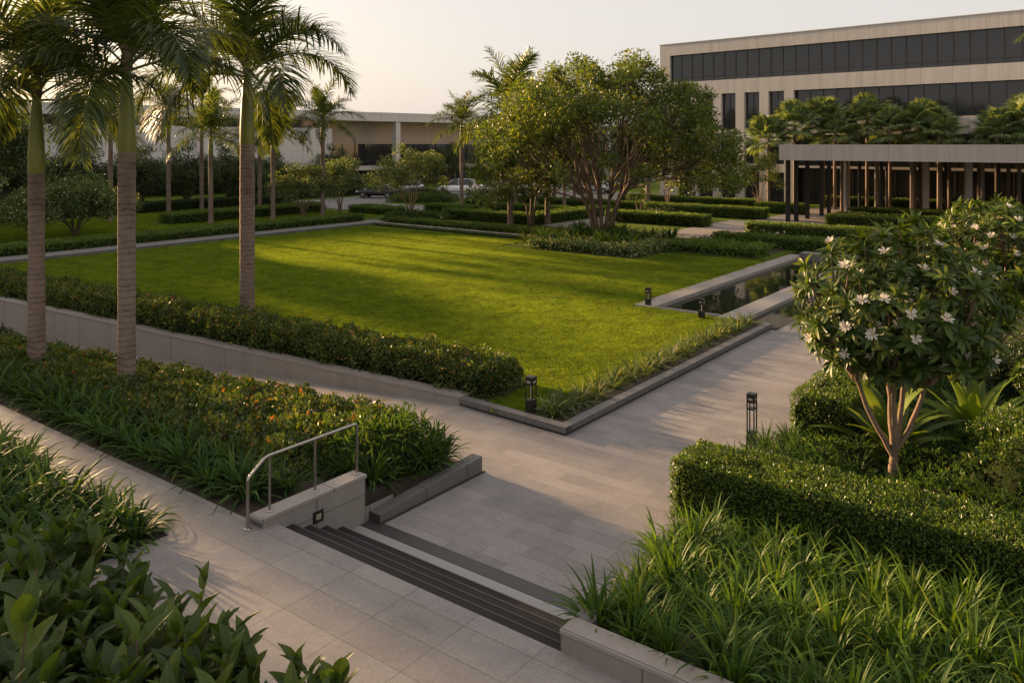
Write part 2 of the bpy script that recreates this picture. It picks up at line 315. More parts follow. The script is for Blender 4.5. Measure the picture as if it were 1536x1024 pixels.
def big_leaf():
    m,nt,b,out=mat('broad_glossy_leaf')
    g=nd(nt,'ShaderNodeNewGeometry'); uv=nd(nt,'ShaderNodeUVMap').outputs[0]
    sx=nd(nt,'ShaderNodeSeparateXYZ'); nt.links.new(uv,sx.inputs[0])
    v=nd(nt,'ShaderNodeMath',operation='SUBTRACT'); nt.links.new(sx.outputs['Y'],v.inputs[0]); v.inputs[1].default_value=.5
    av=nd(nt,'ShaderNodeMath',operation='ABSOLUTE'); nt.links.new(v.outputs[0],av.inputs[0])
    q=nd(nt,'ShaderNodeMath',operation='MULTIPLY_ADD'); nt.links.new(av.outputs[0],q.inputs[0]); q.inputs[1].default_value=-.42; nt.links.new(sx.outputs['X'],q.inputs[2])
    d=nd(nt,'ShaderNodeMath',operation='MULTIPLY'); nt.links.new(q.outputs[0],d.inputs[0]); d.inputs[1].default_value=13
    fr=nd(nt,'ShaderNodeMath',operation='FRACT'); nt.links.new(d.outputs[0],fr.inputs[0])
    ve=ramp(nt,[(0,(1,1,1)),(.10,(.25,.25,.25)),(.5,(0,0,0)),(.9,(.25,.25,.25)),(1,(1,1,1))],fr.outputs[0])
    mid=ramp(nt,[(0,(1,1,1)),(.035,(0,0,0))],av.outputs[0])
    vein=mixc(nt,1.,ve,mid,'LIGHTEN')
    col=ramp(nt,[(0,(.022,.046,.010)),(.5,(.038,.072,.013)),(.85,(.062,.105,.016)),(1,(.10,.14,.02))],g.outputs['Random Per Island'])
    c2=mixc(nt,.32,col,vein,'ADD'); 
    vm=nd(nt,'ShaderNodeMath',operation='MULTIPLY'); nt.links.new(vein,vm.inputs[0]); vm.inputs[1].default_value=.7
    col=mixc(nt,vm.outputs[0],col,(.12,.16,.05))
    nt.links.new(col,b.inputs['Base Color']); b.inputs['Roughness'].default_value=.42; b.inputs['Specular IOR Level'].default_value=.35
    bump(nt,vein,b,-.5,.006)
    t=nd(nt,'ShaderNodeBsdfTranslucent'); tc=mixc(nt,1.0,col,(1.9,1.8,.5),'MULTIPLY'); nt.links.new(tc,t.inputs[0])
    mx=nd(nt,'ShaderNodeMixShader'); mx.inputs[0].default_value=.36
    nt.links.new(b.outputs[0],mx.inputs[1]); nt.links.new(t.outputs[0],mx.inputs[2]); nt.links.new(mx.outputs[0],out.inputs[0]); return m
M['big_leaf']=big_leaf()

# ------------------------------------------------------------------ tagging
def tag(o,label,cat,group=None):
    o['label']=label; o['category']=cat
    if group: o['group']=group
    return o
def struct(o,kind='structure'): o['kind']=kind; return o
def thing(name,label,cat,loc=(0,0,0),rz=0,group=None):
    o=bpy.data.objects.new(name,None); C.objects.link(o); o.location=loc; o.rotation_euler=(0,0,rz); o.empty_display_size=.2
    return tag(o,label,cat,group)
def inst(name,me,parent=None,loc=(0,0,0),rz=0,sc=1):
    o=bpy.data.objects.new(name,me); C.objects.link(o); o.location=loc; o.rotation_euler=(0,0,rz); o.scale=(sc,)*3 if not isinstance(sc,tuple) else sc
    if parent: o.parent=parent
    return o
# ------------------------------------------------------------------ setting: ground, terraces, paths, water
def lerp(a,b,t): return a+(b-a)*t
W0,W1=(-60.,10.01),(-11.44,13.28)              # outer face of the retaining wall along the ramp
def wall_y(x): return lerp(W0[1],W1[1],(x-W0[0])/(W1[0]-W0[0]))
def ramp_z(x): return max(-1.15,min(0,(x+11.6)*.0508))
WA=math.atan2(W1[1]-W0[1],W1[0]-W0[0])
g=MB(); B=900
for r in (rect(-B,B,-B,5.2),rect(-B,-62,5.2,14.5),rect(-8.9,B,5.2,14.5),rect(-B,B,14.5,1400)): sheet(g,r,-.03)
sheet(g,[(-62,13.9),(-8.9,13.9),(-8.9,14.5),(-62,14.5)],-.03)
struct(g.build('ground',M['lawn']))
t=MB(); prism(t,[(-9.8,-14),(16,-14),(16,6.7),(-9.02,6.7),(-9.02,6.55),(-9.8,6.55)],-.1,.6); struct(t.build('terrace',M['terrace']))
t=MB(); prism(t,rect(-62,-9.803,5.67,6.55),-.1,.598); struct(t.build('side_path',M['terrace']))
t=MB(); prism(t,rect(-62,-9.803,-14,5.667),-.1,.585); prism(t,rect(-9.5,-4.7,-2,4.05),.5,.64)
struct(t.build('lily_bed_soil',M['soil']))
t=MB(); xs=[-62,-34,-22,-11.5,-9.03]
for a,b in zip(xs[:-1],xs[1:]):
    za,zb=ramp_z(a),ramp_z(b)
    prism(t,[(a,6.553),(b,6.553),(b,8.2),(a,8.2)],-1.8,[.56,.56,.44+.25*zb,.44+.25*za]); prism(t,[(a,8.2),(b,8.2),(b,10.72),(a,10.72)],-1.8,[.44+.25*za,.44+.25*zb,.12+zb,.12+za])
struct(t.build('shrub_bed_soil',M['soil']))
t=MB(); xs=np.concatenate([[-62,-34.2],np.linspace(-33.,-11.4,10)])
for a,b in zip(xs[:-1],xs[1:]): sheet(t,[(a,10.5),(b,10.5),(b,wall_y(b)+.05),(a,wall_y(a)+.05)],[ramp_z(a),ramp_z(b),ramp_z(b),ramp_z(a)])
struct(t.build('ramp_path',M['ramp']))
t=MB()
sheet(t,rect(-11.4,-8.9,10.4,13.45),0); sheet(t,rect(-8.9,-4.5,7.7,13.45),0); sheet(t,rect(-8.9,-4.9,13.45,24.36),0); sheet(t,rect(-8.42,-4.9,24.36,43.7),0)
struct(t.build('garden_path',M['path']))
t=MB(); sheet(t,rect(-23.5,24,43.7,58),0); sheet(t,rect(-22,30,58,79),0); sheet(t,rect(-52.5,-41.2,40.2,45),0); sheet(t,rect(-46,-41.5,45,47.2),0); sheet(t,rect(-32.4,-29.2,46,60),0)
struct(t.build('plaza_paving',M['plaza']))
t=MB(); sheet(t,rect(-66,-57.4,44,130),-.01); sheet(t,rect(-57.4,-46.5,47.5,54.8),-.01); sheet(t,rect(-57.4,-28,65,84),-.01); struct(t.build('driveway',M['asphalt']))
t=MB(); sheet(t,rect(-9.0,-4.5,7.862,8.195),.006); struct(t.build('granite_strip',M['strip']))
t=MB(); prism(t,[(-4.9,11.0),(26,11.0),(26,43.6),(-4.9,43.6)],-.1,.09); prism(t,[(-4.52,6.95),(12,6.95),(12,11.0),(-5.15,11.0)],-.1,[.70,.70,.16,.16]); struct(t.build('right_bed_soil',M['soil']))
# lawn platform
LZ=.10
t=MB(); prism(t,[(-41.2,wall_y(-41.2)+.3),(-13.45,wall_y(-13.45)+.3),(-13.45,37.9),(-41.2,38.5)],-.1,LZ); prism(t,[(-13.45,wall_y(-13.45)+.3),(-11.4,13.5),(-8.85,13.5),(-8.85,24.8),(-13.45,24.8)],-.1,LZ)
prism(t,[(-41.0,38.51),(-13.45,37.91),(-13.45,43.5),(-41.0,43.5)],-.1,.16)
struct(t.build('lawn',M['lawn']))
t=MB(); prism(t,rect(-62,-41.2-1.3,14.5,44),-.1,.17); struct(t.build('upper_lawn',M['lawn']))
t=MB()
prism(t,[(-44,wall_y(-44)+.36),(-11.6,wall_y(-11.6)+.36),(-10.9,13.52),(-10.9,15.2),(-44,12.9)],0,LZ+.035); prism(t,rect(-9.75,-8.83,13.35,24.5),0,LZ+.03)
prism(t,[(-25.1,34.9),(-18.95,34.9),(-18.95,38.05),(-14.05,38.05),(-14.05,43.4),(-27.2,43.4),(-27.2,38.6),(-25.1,36.2)],0,.19)
struct(t.build('bed_soil',M['soil']))
# pools
t=MB(); sheet(t,rect(-12.85,-10.35,24.95,40.1),-.004); sheet(t,rect(-9.62,-8.45,24.4,40.1),-.012); struct(t.build('pool_water',M['water']))
p=thing('reflecting_pool','long rectangular reflecting pool set in the lawn corner with a stone causeway','pool',(-11.6,25,0))
def pr(name,x0,x1,y0,y1,z0,z1,m,par,ox=-11.6,oy=25,bev=.008):
    q=MB(); box(q,x0-ox,x1-ox,y0-oy,y1-oy,z0,z1); return q.build(name,m,par,bevel=bev)
pr('rim',-13.5,-12.75,24.78,40.9,-.02,.13,M['rim'],p); pr('rim',-12.748,-10.42,24.78,25.06,-.02,.118,M['kerb_x'],p); pr('rim',-12.748,-8.45,40.1,40.9,-.02,.32,M['kerb_x'],p)
pr('causeway',-10.42,-9.62,24.45,40.098,-.02,.11,M['rim'],p)

# ------------------------------------------------------------------ kerbs, walls, steps
k=thing('lawn_kerb','low grey stone kerb turning the near corner of the lawn','kerb',(-8.6,13.08,0))
q=MB(); prism(q,[(-2.85,.17),(0,0),(0,.22),(-2.85,.39)],.05,.165); q.build('kerb_run',M['kerb_x'],k,bevel=.006)
q=MB(); box(q,-.22,0,.222,11.42,.05,.165); q.build('kerb_run',M['kerb'],k,bevel=.006)
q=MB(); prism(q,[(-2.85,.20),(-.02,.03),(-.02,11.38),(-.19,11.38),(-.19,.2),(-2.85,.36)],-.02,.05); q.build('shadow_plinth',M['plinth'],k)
k=thing('garden_kerb','long pale kerb under the far left edge of the lawn','kerb',(-42.3,26,0))
q=MB(); box(q,-.35,1.1-.0,-13.5,14.2,0,.27); q.build('kerb_run',M['kerb'],k,bevel=.01)
k=thing('garden_kerb','thin pale kerb along the back edge of the lawn toward the big tree','kerb',(-34,38.55,0),rz=-.03)
q=MB(); box(q,-6.9,7.4,-.12,.18,.1,.33); q.build('kerb_run',M['rim'],k,bevel=.01)
rw=thing('retaining_wall','long stone retaining wall growing taller down the ramp','wall',(W0[0],W0[1],0),WA)
LL=math.hypot(W1[0]-W0[0],W1[1]-W0[1])
q=MB(); box(q,0,LL,0,.32,-1.6,.135); q.build('wall_face',M['retain'],rw)
q=MB(); box(q,0,LL+.02,-.02,.36,.137,.19); q.build('coping',M['rim'],rw,bevel=.008)
st=thing('garden_steps','flight of dark granite steps down from the near terrace','steps',(-6.75,6.7,0))
for i in range(4):
    z=.48-.12*i; y=.29*i; q=MB(); box(q,-2.25,2.25,y+.002,y+.29,-.02,z-.004); box(q,-2.25,2.25,y+.272,y+.295,z-.02,z+.001,1); q.build('tread',[M['step'],M['step_edge']],st)
dg=MB(); box(dg,-2.25,2.25,-.125,.125,-.02,.009); o=dg.build('drain_grate',M['grate'],loc=(-6.75,8.325,0)); tag(o,'dark slotted drain cover across the foot of the steps','drain cover')
cw=thing('cheek_wall','low stone wall beside the steps carrying the steel handrail','wall',(-9.125,6.49,0))
q=MB(); box(q,-.125,.125,0,1.82,-.1,.665); q.build('wall_face',M['wall_stone'],cw,bevel=.006)
q=MB(); box(q,-.14,.14,-.015,1.835,.667,.72); q.build('coping',M['rim'],cw,bevel=.008)
sl=MB(); box(sl,0,.012,-.09,.09,-.08,.08); lo=sl.build('step_light',M['black'],loc=(-8.998,7.42,.42)); tag(lo,'small square recessed light in the wall beside the steps','step light')
q=MB(); box(q,.0125,.016,-.045,.045,-.04,.04); q.build('lens',M['lens_dim'],lo)
hr=thing('handrail','brushed steel handrail on posts at the head of the steps','handrail',(-9.125,6.49,0))
q=MB(); zt=1.46
P=[(0,-.12,1.25)]; 
def smooth_path(pts,r=.05,n=5):
    out=[np.array(pts[0],float)]
    for a,b,c in zip(pts[:-2],pts[1:-1],pts[2:]):
        a,b,c=map(lambda x:np.array(x,float),(a,b,c)); u=nrm(a-b)*r; w=nrm(c-b)*r
        for i in range(n+1):
            s=i/n; out.append((1-s)**2*(b+u)+2*s*(1-s)*b+s*s*(b+w))
    out.append(np.array(pts[-1],float)); return out
tube(q,smooth_path([(0,-.12,.61),(0,-.12,1.255),(0,.16,zt),(0,1.76,zt),(0,1.76,.73)],.06),.021,12,0); q.build('rail',M['steel'],hr)
for y in (.22,.98):
    q=MB(); tube(q,[(0,y,.73),(0,y,zt-.01)],.018,12); q.build('post',M['steel'],hr)
for y,z in ((-.12,.604),(.22,.722),(.98,.722),(1.76,.722)):
    q=MB(); lathe(q,[(.048,z),(.048,z+.008),(.03,z+.014)],16,c=(0,y)); q.build('base_flange',M['steel'],hr)
wk=thing('sloping_kerb_wall','low kerb wall rising along the bed beyond the steps','kerb',(-8.9,8.4,0))
q=MB(); prism(q,[(-.12,0),(.1,0),(.1,2.4),(-.12,2.4)],-.05,[.13,.13,.27,.27]); q.build('kerb_run',M['kerb'],wk,bevel=.006)
q=MB(); box(q,-.6,-.123,-.08,.5,-.05,.22); q.build('end_block',M['wall_stone'],wk,bevel=.006)
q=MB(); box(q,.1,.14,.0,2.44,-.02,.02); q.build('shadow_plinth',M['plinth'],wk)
pw=thing('planter_wall','low stone planter wall at the right end of the steps','wall',(-4.47,6.7,0))
q=MB(); box(q,0,14,0,.24,-.05,.775); q.build('wall_face',M['wall_stone_x'],pw,bevel=.006)
q=MB(); box(q,-.0,14,-.012,.262,.777,.825); q.build('coping',M['rim'],pw,bevel=.008)
q=MB(); prism(q,[(-.0,.264),(.2,.264),(-.45,4.3),(-.65,4.3)],-.05,[.82,.82,.18,.18]); q.build('side_wall',M['kerb'],pw,bevel=.006)

# ------------------------------------------------------------------ grass
def patch_mesh(n,size,h,w,seed):
    r=np.random.default_rng(seed); m=MB(); p=np.stack([r.uniform(-size/2,size/2,n),r.uniform(-size/2,size/2,n),np.zeros(n)],1)
    a=r.uniform(0,2*np.pi,n); H=h*r.uniform(.5,1.2,n); lean=r.uniform(.1,1.0,n)*H; b=r.uniform(0,2*np.pi,n)
    s=np.stack([np.cos(a),np.sin(a),0*a],1)*w/2
    tip=p+np.stack([lean*np.cos(b),lean*np.sin(b),H],1)
    V=np.stack([p-s,p+s,tip],1).reshape(-1,3); F=np.arange(3*n).reshape(-1,3); m.add(V,F); return m.mesh('grass_patch',[M['blade']])
patch=bpy.data.objects.new('grass_patch',patch_mesh(4200,1.25,.055,.012,3))
def gn_group():
    ng=bpy.data.node_groups.new('grass_scatter','GeometryNodeTree')
    ng.interface.new_socket('Geometry',in_out='INPUT',socket_type='NodeSocketGeometry'); ng.interface.new_socket('Geometry',in_out='OUTPUT',socket_type='NodeSocketGeometry')
    i=ng.nodes.new('NodeGroupInput'); o=ng.nodes.new('NodeGroupOutput'); ip=ng.nodes.new('GeometryNodeInstanceOnPoints'); oi=ng.nodes.new('GeometryNodeObjectInfo'); oi.inputs[0].default_value=patch
    rv=ng.nodes.new('FunctionNodeRandomValue'); rv.data_type='FLOAT_VECTOR'; rv.inputs[0].default_value=(0,0,0); rv.inputs[1].default_value=(0,0,6.283)
    ng.links.new(i.outputs[0],ip.inputs['Points']); ng.links.new(oi.outputs['Geometry'],ip.inputs['Instance']); ng.links.new(rv.outputs[0],ip.inputs['Rotation']); ng.links.new(ip.outputs[0],o.inputs[0]); return ng
NG=gn_group()
def grass(name,label,pts):
    me=bpy.data.meshes.new(name); me.from_pydata(pts,[],[]); o=bpy.data.objects.new(name,me); C.objects.link(o)
    md=o.modifiers.new('scatter','NODES'); md.node_group=NG; struct(o,'stuff'); tag(o,label,'grass'); return o
pts=[]
for x in np.arange(-40.8,-8.9,1.0):
    for y in np.arange(11.,38.,1.0):
        if y<wall_y(x)+2.0 and x<-11: continue
        if y<13.95 and x>=-11: continue
        if x>-9.7: continue
        if x>-14.1 and y>24.3: continue
        if x>-27.5 and y>34.4 and (x<-18.3 or y>37.4): continue
        pts.append((x,y,LZ))
for y in np.arange(25,37.6,1.): pts.append((-14.05,y,LZ))
for y in (13.95,14.6,15.3): pts.append((-10.35,y,LZ))
grass('lawn_grass','short mown grass of the main lawn',pts)
pts=[(x,y,.165) for x in np.arange(-40,-27.5,1.) for y in np.arange(40.4,43.2,1.)]+[(x,y,.175) for x in np.arange(-61,-45.4,1.) for y in np.arange(20,43.5,1.) if not(-54.2<x<-51 and y>29.6)]
grass('far_grass','mown grass between the far hedges',pts)
# ------------------------------------------------------------------ hedges
def hedge_mesh(lx,ly,h,leaf,dens,mats,seed,z0=0,rough=.05,round_=0.,flowers=None,loose=0.,zf=None):
    """box of leaves lx by ly by h centred on its base; dens leaves per square metre"""
    r=np.random.default_rng(seed); m=MB(); Ps=[];Ns=[]
    faces=[('t',lx*ly),('f',lx*h),('b',lx*h),('l',ly*h),('r',ly*h)]
    for c,a in faces:
        n=int(a*dens*(1.25 if c=='t' else 1)); 
        if n<1: continue
        u=r.uniform(-.5,.5,n); v=r.uniform(-.5,.5,n)
        if c=='t': P=np.stack([u*lx,v*ly,np.full(n,h)],1); N=np.tile([0,0,1.],(n,1))
        elif c in 'fb':
            s=-1 if c=='f' else 1; P=np.stack([u*lx,np.full(n,s*ly/2),(v+.5)*h],1); N=np.tile([0,s,.0],(n,1))
        else:
            s=-1 if c=='l' else 1; P=np.stack([np.full(n,s*lx/2),u*ly,(v+.5)*h],1); N=np.tile([s,0,.0],(n,1))
        Ps.append(P);Ns.append(N)
    P=np.concatenate(Ps);N=np.concatenate(Ns); n=len(P)
    if round_>0:   # pull the top edges in
        tz=np.clip((P[:,2]/h-.45)/.55,0,1)
        ex=np.clip(np.abs(P[:,0])-(lx/2-round_),0,None); ey=np.clip(np.abs(P[:,1])-(ly/2-round_),0,None)
        P[:,2]-= tz*(np.hypot(ex,ey)**2/round_)*.55
        P[:,0]-=np.sign(P[:,0])*ex*tz*.25; P[:,1]-=np.sign(P[:,1])*ey*tz*.25
    d=lump(P,3.1,rough,seed)+lump(P,9.,rough*.6,seed*2)
    dep=np.abs(r.normal(0,.8,n))*leaf*1.15*np.where(r.random(n)<.25,2.0,1)-leaf*.2
    P=P+N*(d-dep+loose*np.clip(r.normal(0,.5,n),-.5,1.6)*leaf)[:,None]
    P[:,2]=np.maximum(P[:,2],.01)
    if zf: P[:,2]=np.maximum(P[:,2]+zf(P[:,0],P[:,1]),-1.5)
    D=N*.55+r.normal(0,.75,(n,3)); D[:,2]+=.35
    LN=N*.8+r.normal(0,.6,(n,3)); LN[:,2]+=.35
    L=leaf*r.uniform(.65,1.25,n)
    leaves(m,P,D,LN,L,L*.52)
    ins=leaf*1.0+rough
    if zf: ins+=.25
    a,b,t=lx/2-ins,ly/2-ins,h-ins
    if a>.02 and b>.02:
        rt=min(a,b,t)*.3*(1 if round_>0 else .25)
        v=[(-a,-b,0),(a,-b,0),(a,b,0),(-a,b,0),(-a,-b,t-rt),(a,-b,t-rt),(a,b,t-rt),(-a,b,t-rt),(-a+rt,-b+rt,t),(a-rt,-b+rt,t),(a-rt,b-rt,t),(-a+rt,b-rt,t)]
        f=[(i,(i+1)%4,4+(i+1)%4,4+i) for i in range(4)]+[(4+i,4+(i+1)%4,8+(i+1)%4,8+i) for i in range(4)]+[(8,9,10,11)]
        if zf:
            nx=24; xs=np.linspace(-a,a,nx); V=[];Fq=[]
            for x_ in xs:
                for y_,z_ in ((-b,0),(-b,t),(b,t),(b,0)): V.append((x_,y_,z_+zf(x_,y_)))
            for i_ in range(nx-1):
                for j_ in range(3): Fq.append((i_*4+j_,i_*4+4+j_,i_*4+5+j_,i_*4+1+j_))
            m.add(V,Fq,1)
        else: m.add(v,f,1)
    if flowers:
        nf,where,fs=flowers; pf=np.stack([r.uniform(-lx/2,lx/2,nf),np.full(nf,-ly/2-.02)+lump(np.zeros((nf,3)),1,0),r.uniform(.02,.45*h,nf)],1) if where=='front' else np.stack([r.uniform(-lx/2,lx/2,nf),r.uniform(-ly/2,ly/2,nf),np.full(nf,h+.02)],1)
        leaves(m,pf,r.normal(0,1,(nf,3)),np.array([0,-1,.6])+r.normal(0,.3,(nf,3)),fs,fs*.8,mi=2)
    return m
def hedge(name,label,x0,x1,y0,y1,h,z=0,leaf=.06,dens=700,mat_='hedge_far',rz=0,group=None,seed=None,cat='hedge',**kw):
    s=seed if seed is not None else int(abs(x0*7+y0*13))%997
    m=hedge_mesh(x1-x0,y1-y0,h,leaf,dens,None,s,**kw)
    o=m.build(name,[M[mat_],M['core'],M['petal']],loc=((x0+x1)/2,(y0+y1)/2,z),rz=rz)
    return tag(o,label,cat,group)
FH=dict(leaf=.09,dens=460,rough=.035)
H='clipped hedges of the far garden'
hedge('clipped_hedge','bright clipped box hedge behind the strappy grass planter wall',-5.38,2.2,11.0,12.05,.86,z=.1,leaf=.048,dens=2200,mat_='hedge_bright',rough=.018,round_=.015)
hedge('clipped_hedge','square cut hedge on the path edge beside the black framed bollard post',-5.05,-4.0,15.35,22.5,.86,z=.08,leaf=.055,dens=1000,mat_='hedge_bright',rough=.02,round_=.02)
hl=30.2
hc=((-11.0-41.0)/2,(wall_y(-11)+wall_y(-41))/2+1.05)
hedge('flowering_hedge','long mixed green hedge on the lawn above the retaining wall',hc[0]-hl/2,hc[0]+hl/2,hc[1]-.72,hc[1]+.72,.66,z=LZ,leaf=.095,dens=640,mat_='ixora',rz=WA,rough=.07,round_=.25,loose=.8)
hedge('shrub_mass','wide bed of low shrubs with orange and red leaf tips around two palm trunks',-30.,-10.3,7.55,10.6,.50,z=.30,leaf=.10,dens=620,mat_='ixora',rough=.06,round_=.2,loose=.7,cat='shrub bed',zf=lambda x,y: -(np.clip((8.6-x)*.072,0,1.15)+np.clip((-x-5.)*.05,0,.4))*np.clip((y+1.3)/2.8,0,1))
hedge('clipped_hedge','long low hedge on the pale kerb at the far left of the lawn',-44.3,-42.75,13.5,39.4,.48,z=.22,group=H,**FH)
hedge('clipped_hedge','square ended hedge block on the far lawn behind the three big palms',-53.6,-51.6,30.2,43.2,.72,z=.15,group=H,**FH)
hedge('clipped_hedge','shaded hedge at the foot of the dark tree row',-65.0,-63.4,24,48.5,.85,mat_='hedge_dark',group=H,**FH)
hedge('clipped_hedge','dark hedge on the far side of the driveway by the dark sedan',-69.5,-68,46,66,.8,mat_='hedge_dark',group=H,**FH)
hedge('clipped_hedge','broad hedge block beyond the paved crossing at the lawn corner',-51,-46.2,45.1,47.2,.62,group=H,**FH)
hedge('clipped_hedge','low hedge behind the thin kerb at the back of the lawn',-40.4,-27.4,38.95,40.2,.44,z=.16,mat_='hedge_bright',rz=-.03,group=H,**FH)
hedge('clipped_hedge','creeper strip on the lawn face of the thin kerb',-40.8,-27.0,38.2,38.46,.17,z=LZ,mat_='hedge',rz=-.03,leaf=.08,dens=500,rough=.01,group=H)
hedge('clipped_hedge','parterre hedge in front of the two palm trunks left of the big tree',-41.5,-33.1,46.1,47.5,.7,group=H,**FH)
hedge('clipped_hedge','parterre hedge returning behind the two palm trunks',-34.3,-32.95,47.6,57.,.7,group=H,**FH)
hedge('clipped_hedge','slim parterre hedge behind the flowering tree by the cars',-46.6,-41.6,49.4,50.8,.7,group=H,**FH)
hedge('clipped_hedge','inner parterre hedge between the slim palm trunks',-43.,-35,53.2,54.5,.7,group=H,**FH)
hedge('clipped_hedge','far long hedge across the road side of the parterre',-46,-30.3,60.6,62.1,.75,mat_='hedge_bright',group=H,**FH)
hedge('clipped_hedge','short hedge right of the big tree with its end on the plaza',-30.5,-22.8,51.6,53.1,.78,group=H,**FH)
hedge('clipped_hedge','long hedge beside the plaza under the small pale tree',-31.5,-21.7,59.5,61.2,.8,group=H,**FH)
hedge('clipped_hedge','hedge near the canopy corner behind the small pale tree',-24.5,-20.6,65.6,67.2,.8,group=H,**FH)
hedge('clipped_hedge','far hedge before the stone pilasters of the office',-40,-26,70.2,71.6,.7,group=H,**FH)
hedge('clipped_hedge','hedge running along the head of the pool',-18.1,-4.,42.0,43.3,.78,group=H,**FH)
hedge('clipped_hedge','hedge with white blooms at its foot behind the pool hedge',-18.8,-4.,48.6,50.1,.8,group=H,flowers=(70,'front',.16),**FH)
hedge('clipped_hedge','yellowish hedge under the front of the concrete canopy',-16.5,-5.,57.3,60.6,.78,mat_='hedge_bright',group=H,**FH)
hedge('clipped_hedge','leafy hedge among the columns under the canopy',-16.2,6,62.2,64.5,.95,mat_='hedge',group=H,**FH)
hedge('clipped_hedge','clipped hedge across the court behind the black posts',-22.,-12,80.0-4.4,77,.9,mat_='hedge',group=H,**FH)
V=dict(leaf=.13,dens=260,rough=.06,mat_='variegated',cat='border planting',loose=.8)
hedge('leafy_border','variegated border facing the lawn below the big tree',-25.2,-18.9,34.75,36.0,.5,z=LZ,**V)
hedge('leafy_border','variegated border returning from the lawn beside the big tree bed',-20.1,-18.9,36.05,38.9,.48,z=LZ,**V)
hedge('leafy_border','low leafy border between the big tree bed and the pool rim',-18.85,-14.0,37.95,39.5,.55,z=LZ,leaf=.12,dens=280,rough=.06,cat='border planting',loose=.8)
hedge('leafy_border','loose low shrubs behind the leafy border by the pool',-18.6,-14.4,39.7,41.6,.4,z=LZ,leaf=.13,dens=220,rough=.12,mat_='grassy',cat='border planting',loose=1.)
# rounded shrubs
def mound_mesh(rx,ry,h,leaf,dens,seed,rough=.12,loose=.8,aspect=.5,core=True):
    r=np.random.default_rng(seed); m=MB(); n=int(dens*2*math.pi*((rx*ry+rx*h+ry*h)/3))
    N=nrm(r.normal(0,1,(n,3))); N[:,2]=np.abs(N[:,2]); P=N*np.array([rx,ry,h])
    P=P*(1+lump(N,3.3,rough,seed)+lump(N,8.,rough*.5,seed))[:,None]
    P-=N*(np.abs(r.normal(0,.6,n))*leaf*1.2)[:,None]; P+=N*(loose*np.clip(r.normal(0,.5,n),-.4,1.5)*leaf)[:,None]
    P[:,2]=np.maximum(P[:,2],.01)
    D=N*.7+r.normal(0,.7,(n,3)); D[:,2]+=.3; LN=N*.6+r.normal(0,.6,(n,3)); LN[:,2]+=.4
    L=leaf*r.uniform(.6,1.3,n); leaves(m,P,D,LN,L,L*aspect)
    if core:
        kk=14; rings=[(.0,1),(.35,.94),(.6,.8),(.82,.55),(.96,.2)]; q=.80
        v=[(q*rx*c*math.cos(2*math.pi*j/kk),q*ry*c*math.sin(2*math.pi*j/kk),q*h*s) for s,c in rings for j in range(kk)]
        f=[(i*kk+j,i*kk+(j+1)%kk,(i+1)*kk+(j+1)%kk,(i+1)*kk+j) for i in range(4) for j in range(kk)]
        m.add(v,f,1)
    return m
def mound(name,label,x,y,rx,ry,h,z=.08,leaf=.07,dens=500,mat_='hedge',cat='shrub',rz=0,**kw):
    o=mound_mesh(rx,ry,h,leaf,dens,int(abs(x*31+y*17)),**kw).build(name,[M[mat_],M['core']],loc=(x,y,z),rz=rz); return tag(o,label,cat)
mound('round_hedge','curved hedge island on the driveway in front of the silver car',-55.2,58.6,3.6,2.2,.95,z=0,leaf=.12,dens=240,rz=.55,cat='hedge')
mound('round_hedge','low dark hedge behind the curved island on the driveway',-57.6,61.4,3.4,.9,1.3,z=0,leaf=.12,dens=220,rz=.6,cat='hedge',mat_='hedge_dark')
mound('low_shrub','grey green mound round the foot of the flowering tree at the lawn corner',-41.6,43.2,1.9,3.0,.7,leaf=.12,dens=240)
mound('low_shrub','rounded shrub beside the tall slim palm near the white cars',-47.4,57.6,1.6,1.3,1.1,leaf=.12,dens=240)
mound('low_shrub','second rounded shrub close to the parked white cars',-44.9,58.8,1.3,1.2,1.2,leaf=.12,dens=240)
mound('low_shrub','small dark shrub ball by the crossing at the lawn corner',-57.2,44.2,.9,.9,.75,leaf=.12,dens=240,mat_='hedge_dark')
mound('low_shrub','small clipped shrub beside the dark shrub ball',-55.4,45.4,.9,.8,.65,leaf=.12,dens=240)
mound('low_shrub','flat topped shrub right of the big tree trunk',-27.6,54.8,2.6,1.4,.75,leaf=.12,dens=240,mat_='hedge_dark')
mound('low_shrub','dark clipped shrub at the low end of the ramp',-28.4,10.3,1.3,.9,.95,z=-.9,leaf=.09,dens=420,mat_='hedge_dark')
mound('leafy_shrub','loose airy shrub on the right edge behind the bright hedge',-.9,15.3,1.25,1.5,1.25,leaf=.075,dens=700,mat_='hedge',rough=.2)
mound('leafy_shrub','tall dense shrub on the right edge above the loose shrub',.1,18.8,1.7,2.0,1.75,leaf=.075,dens=520,mat_='hedge',rough=.2)
mound('leafy_shrub','yellowish shrub between the bright hedge and the frangipani trunk',-1.9,13.3,1.0,.75,.62,leaf=.08,dens=750,mat_='grassy',rough=.25,aspect=.3)
mound('leafy_shrub','dark shrub on the right edge below the second frangipani',-.4,22.8,1.8,1.8,1.35,leaf=.08,dens=420,mat_='hedge_dark',rough=.15)
mound('leafy_shrub','bright rounded shrub on the right edge beside the second frangipani',-.3,26.3,2.2,1.7,2.1,leaf=.09,dens=360,mat_='hedge_bright',rough=.12)
hedge('clipped_hedge','dark clipped hedge on the right edge beyond the sword leaf plants',-2.4,2.5,20.2,21.6,.95,z=.08,leaf=.07,dens=600,mat_='hedge_dark')

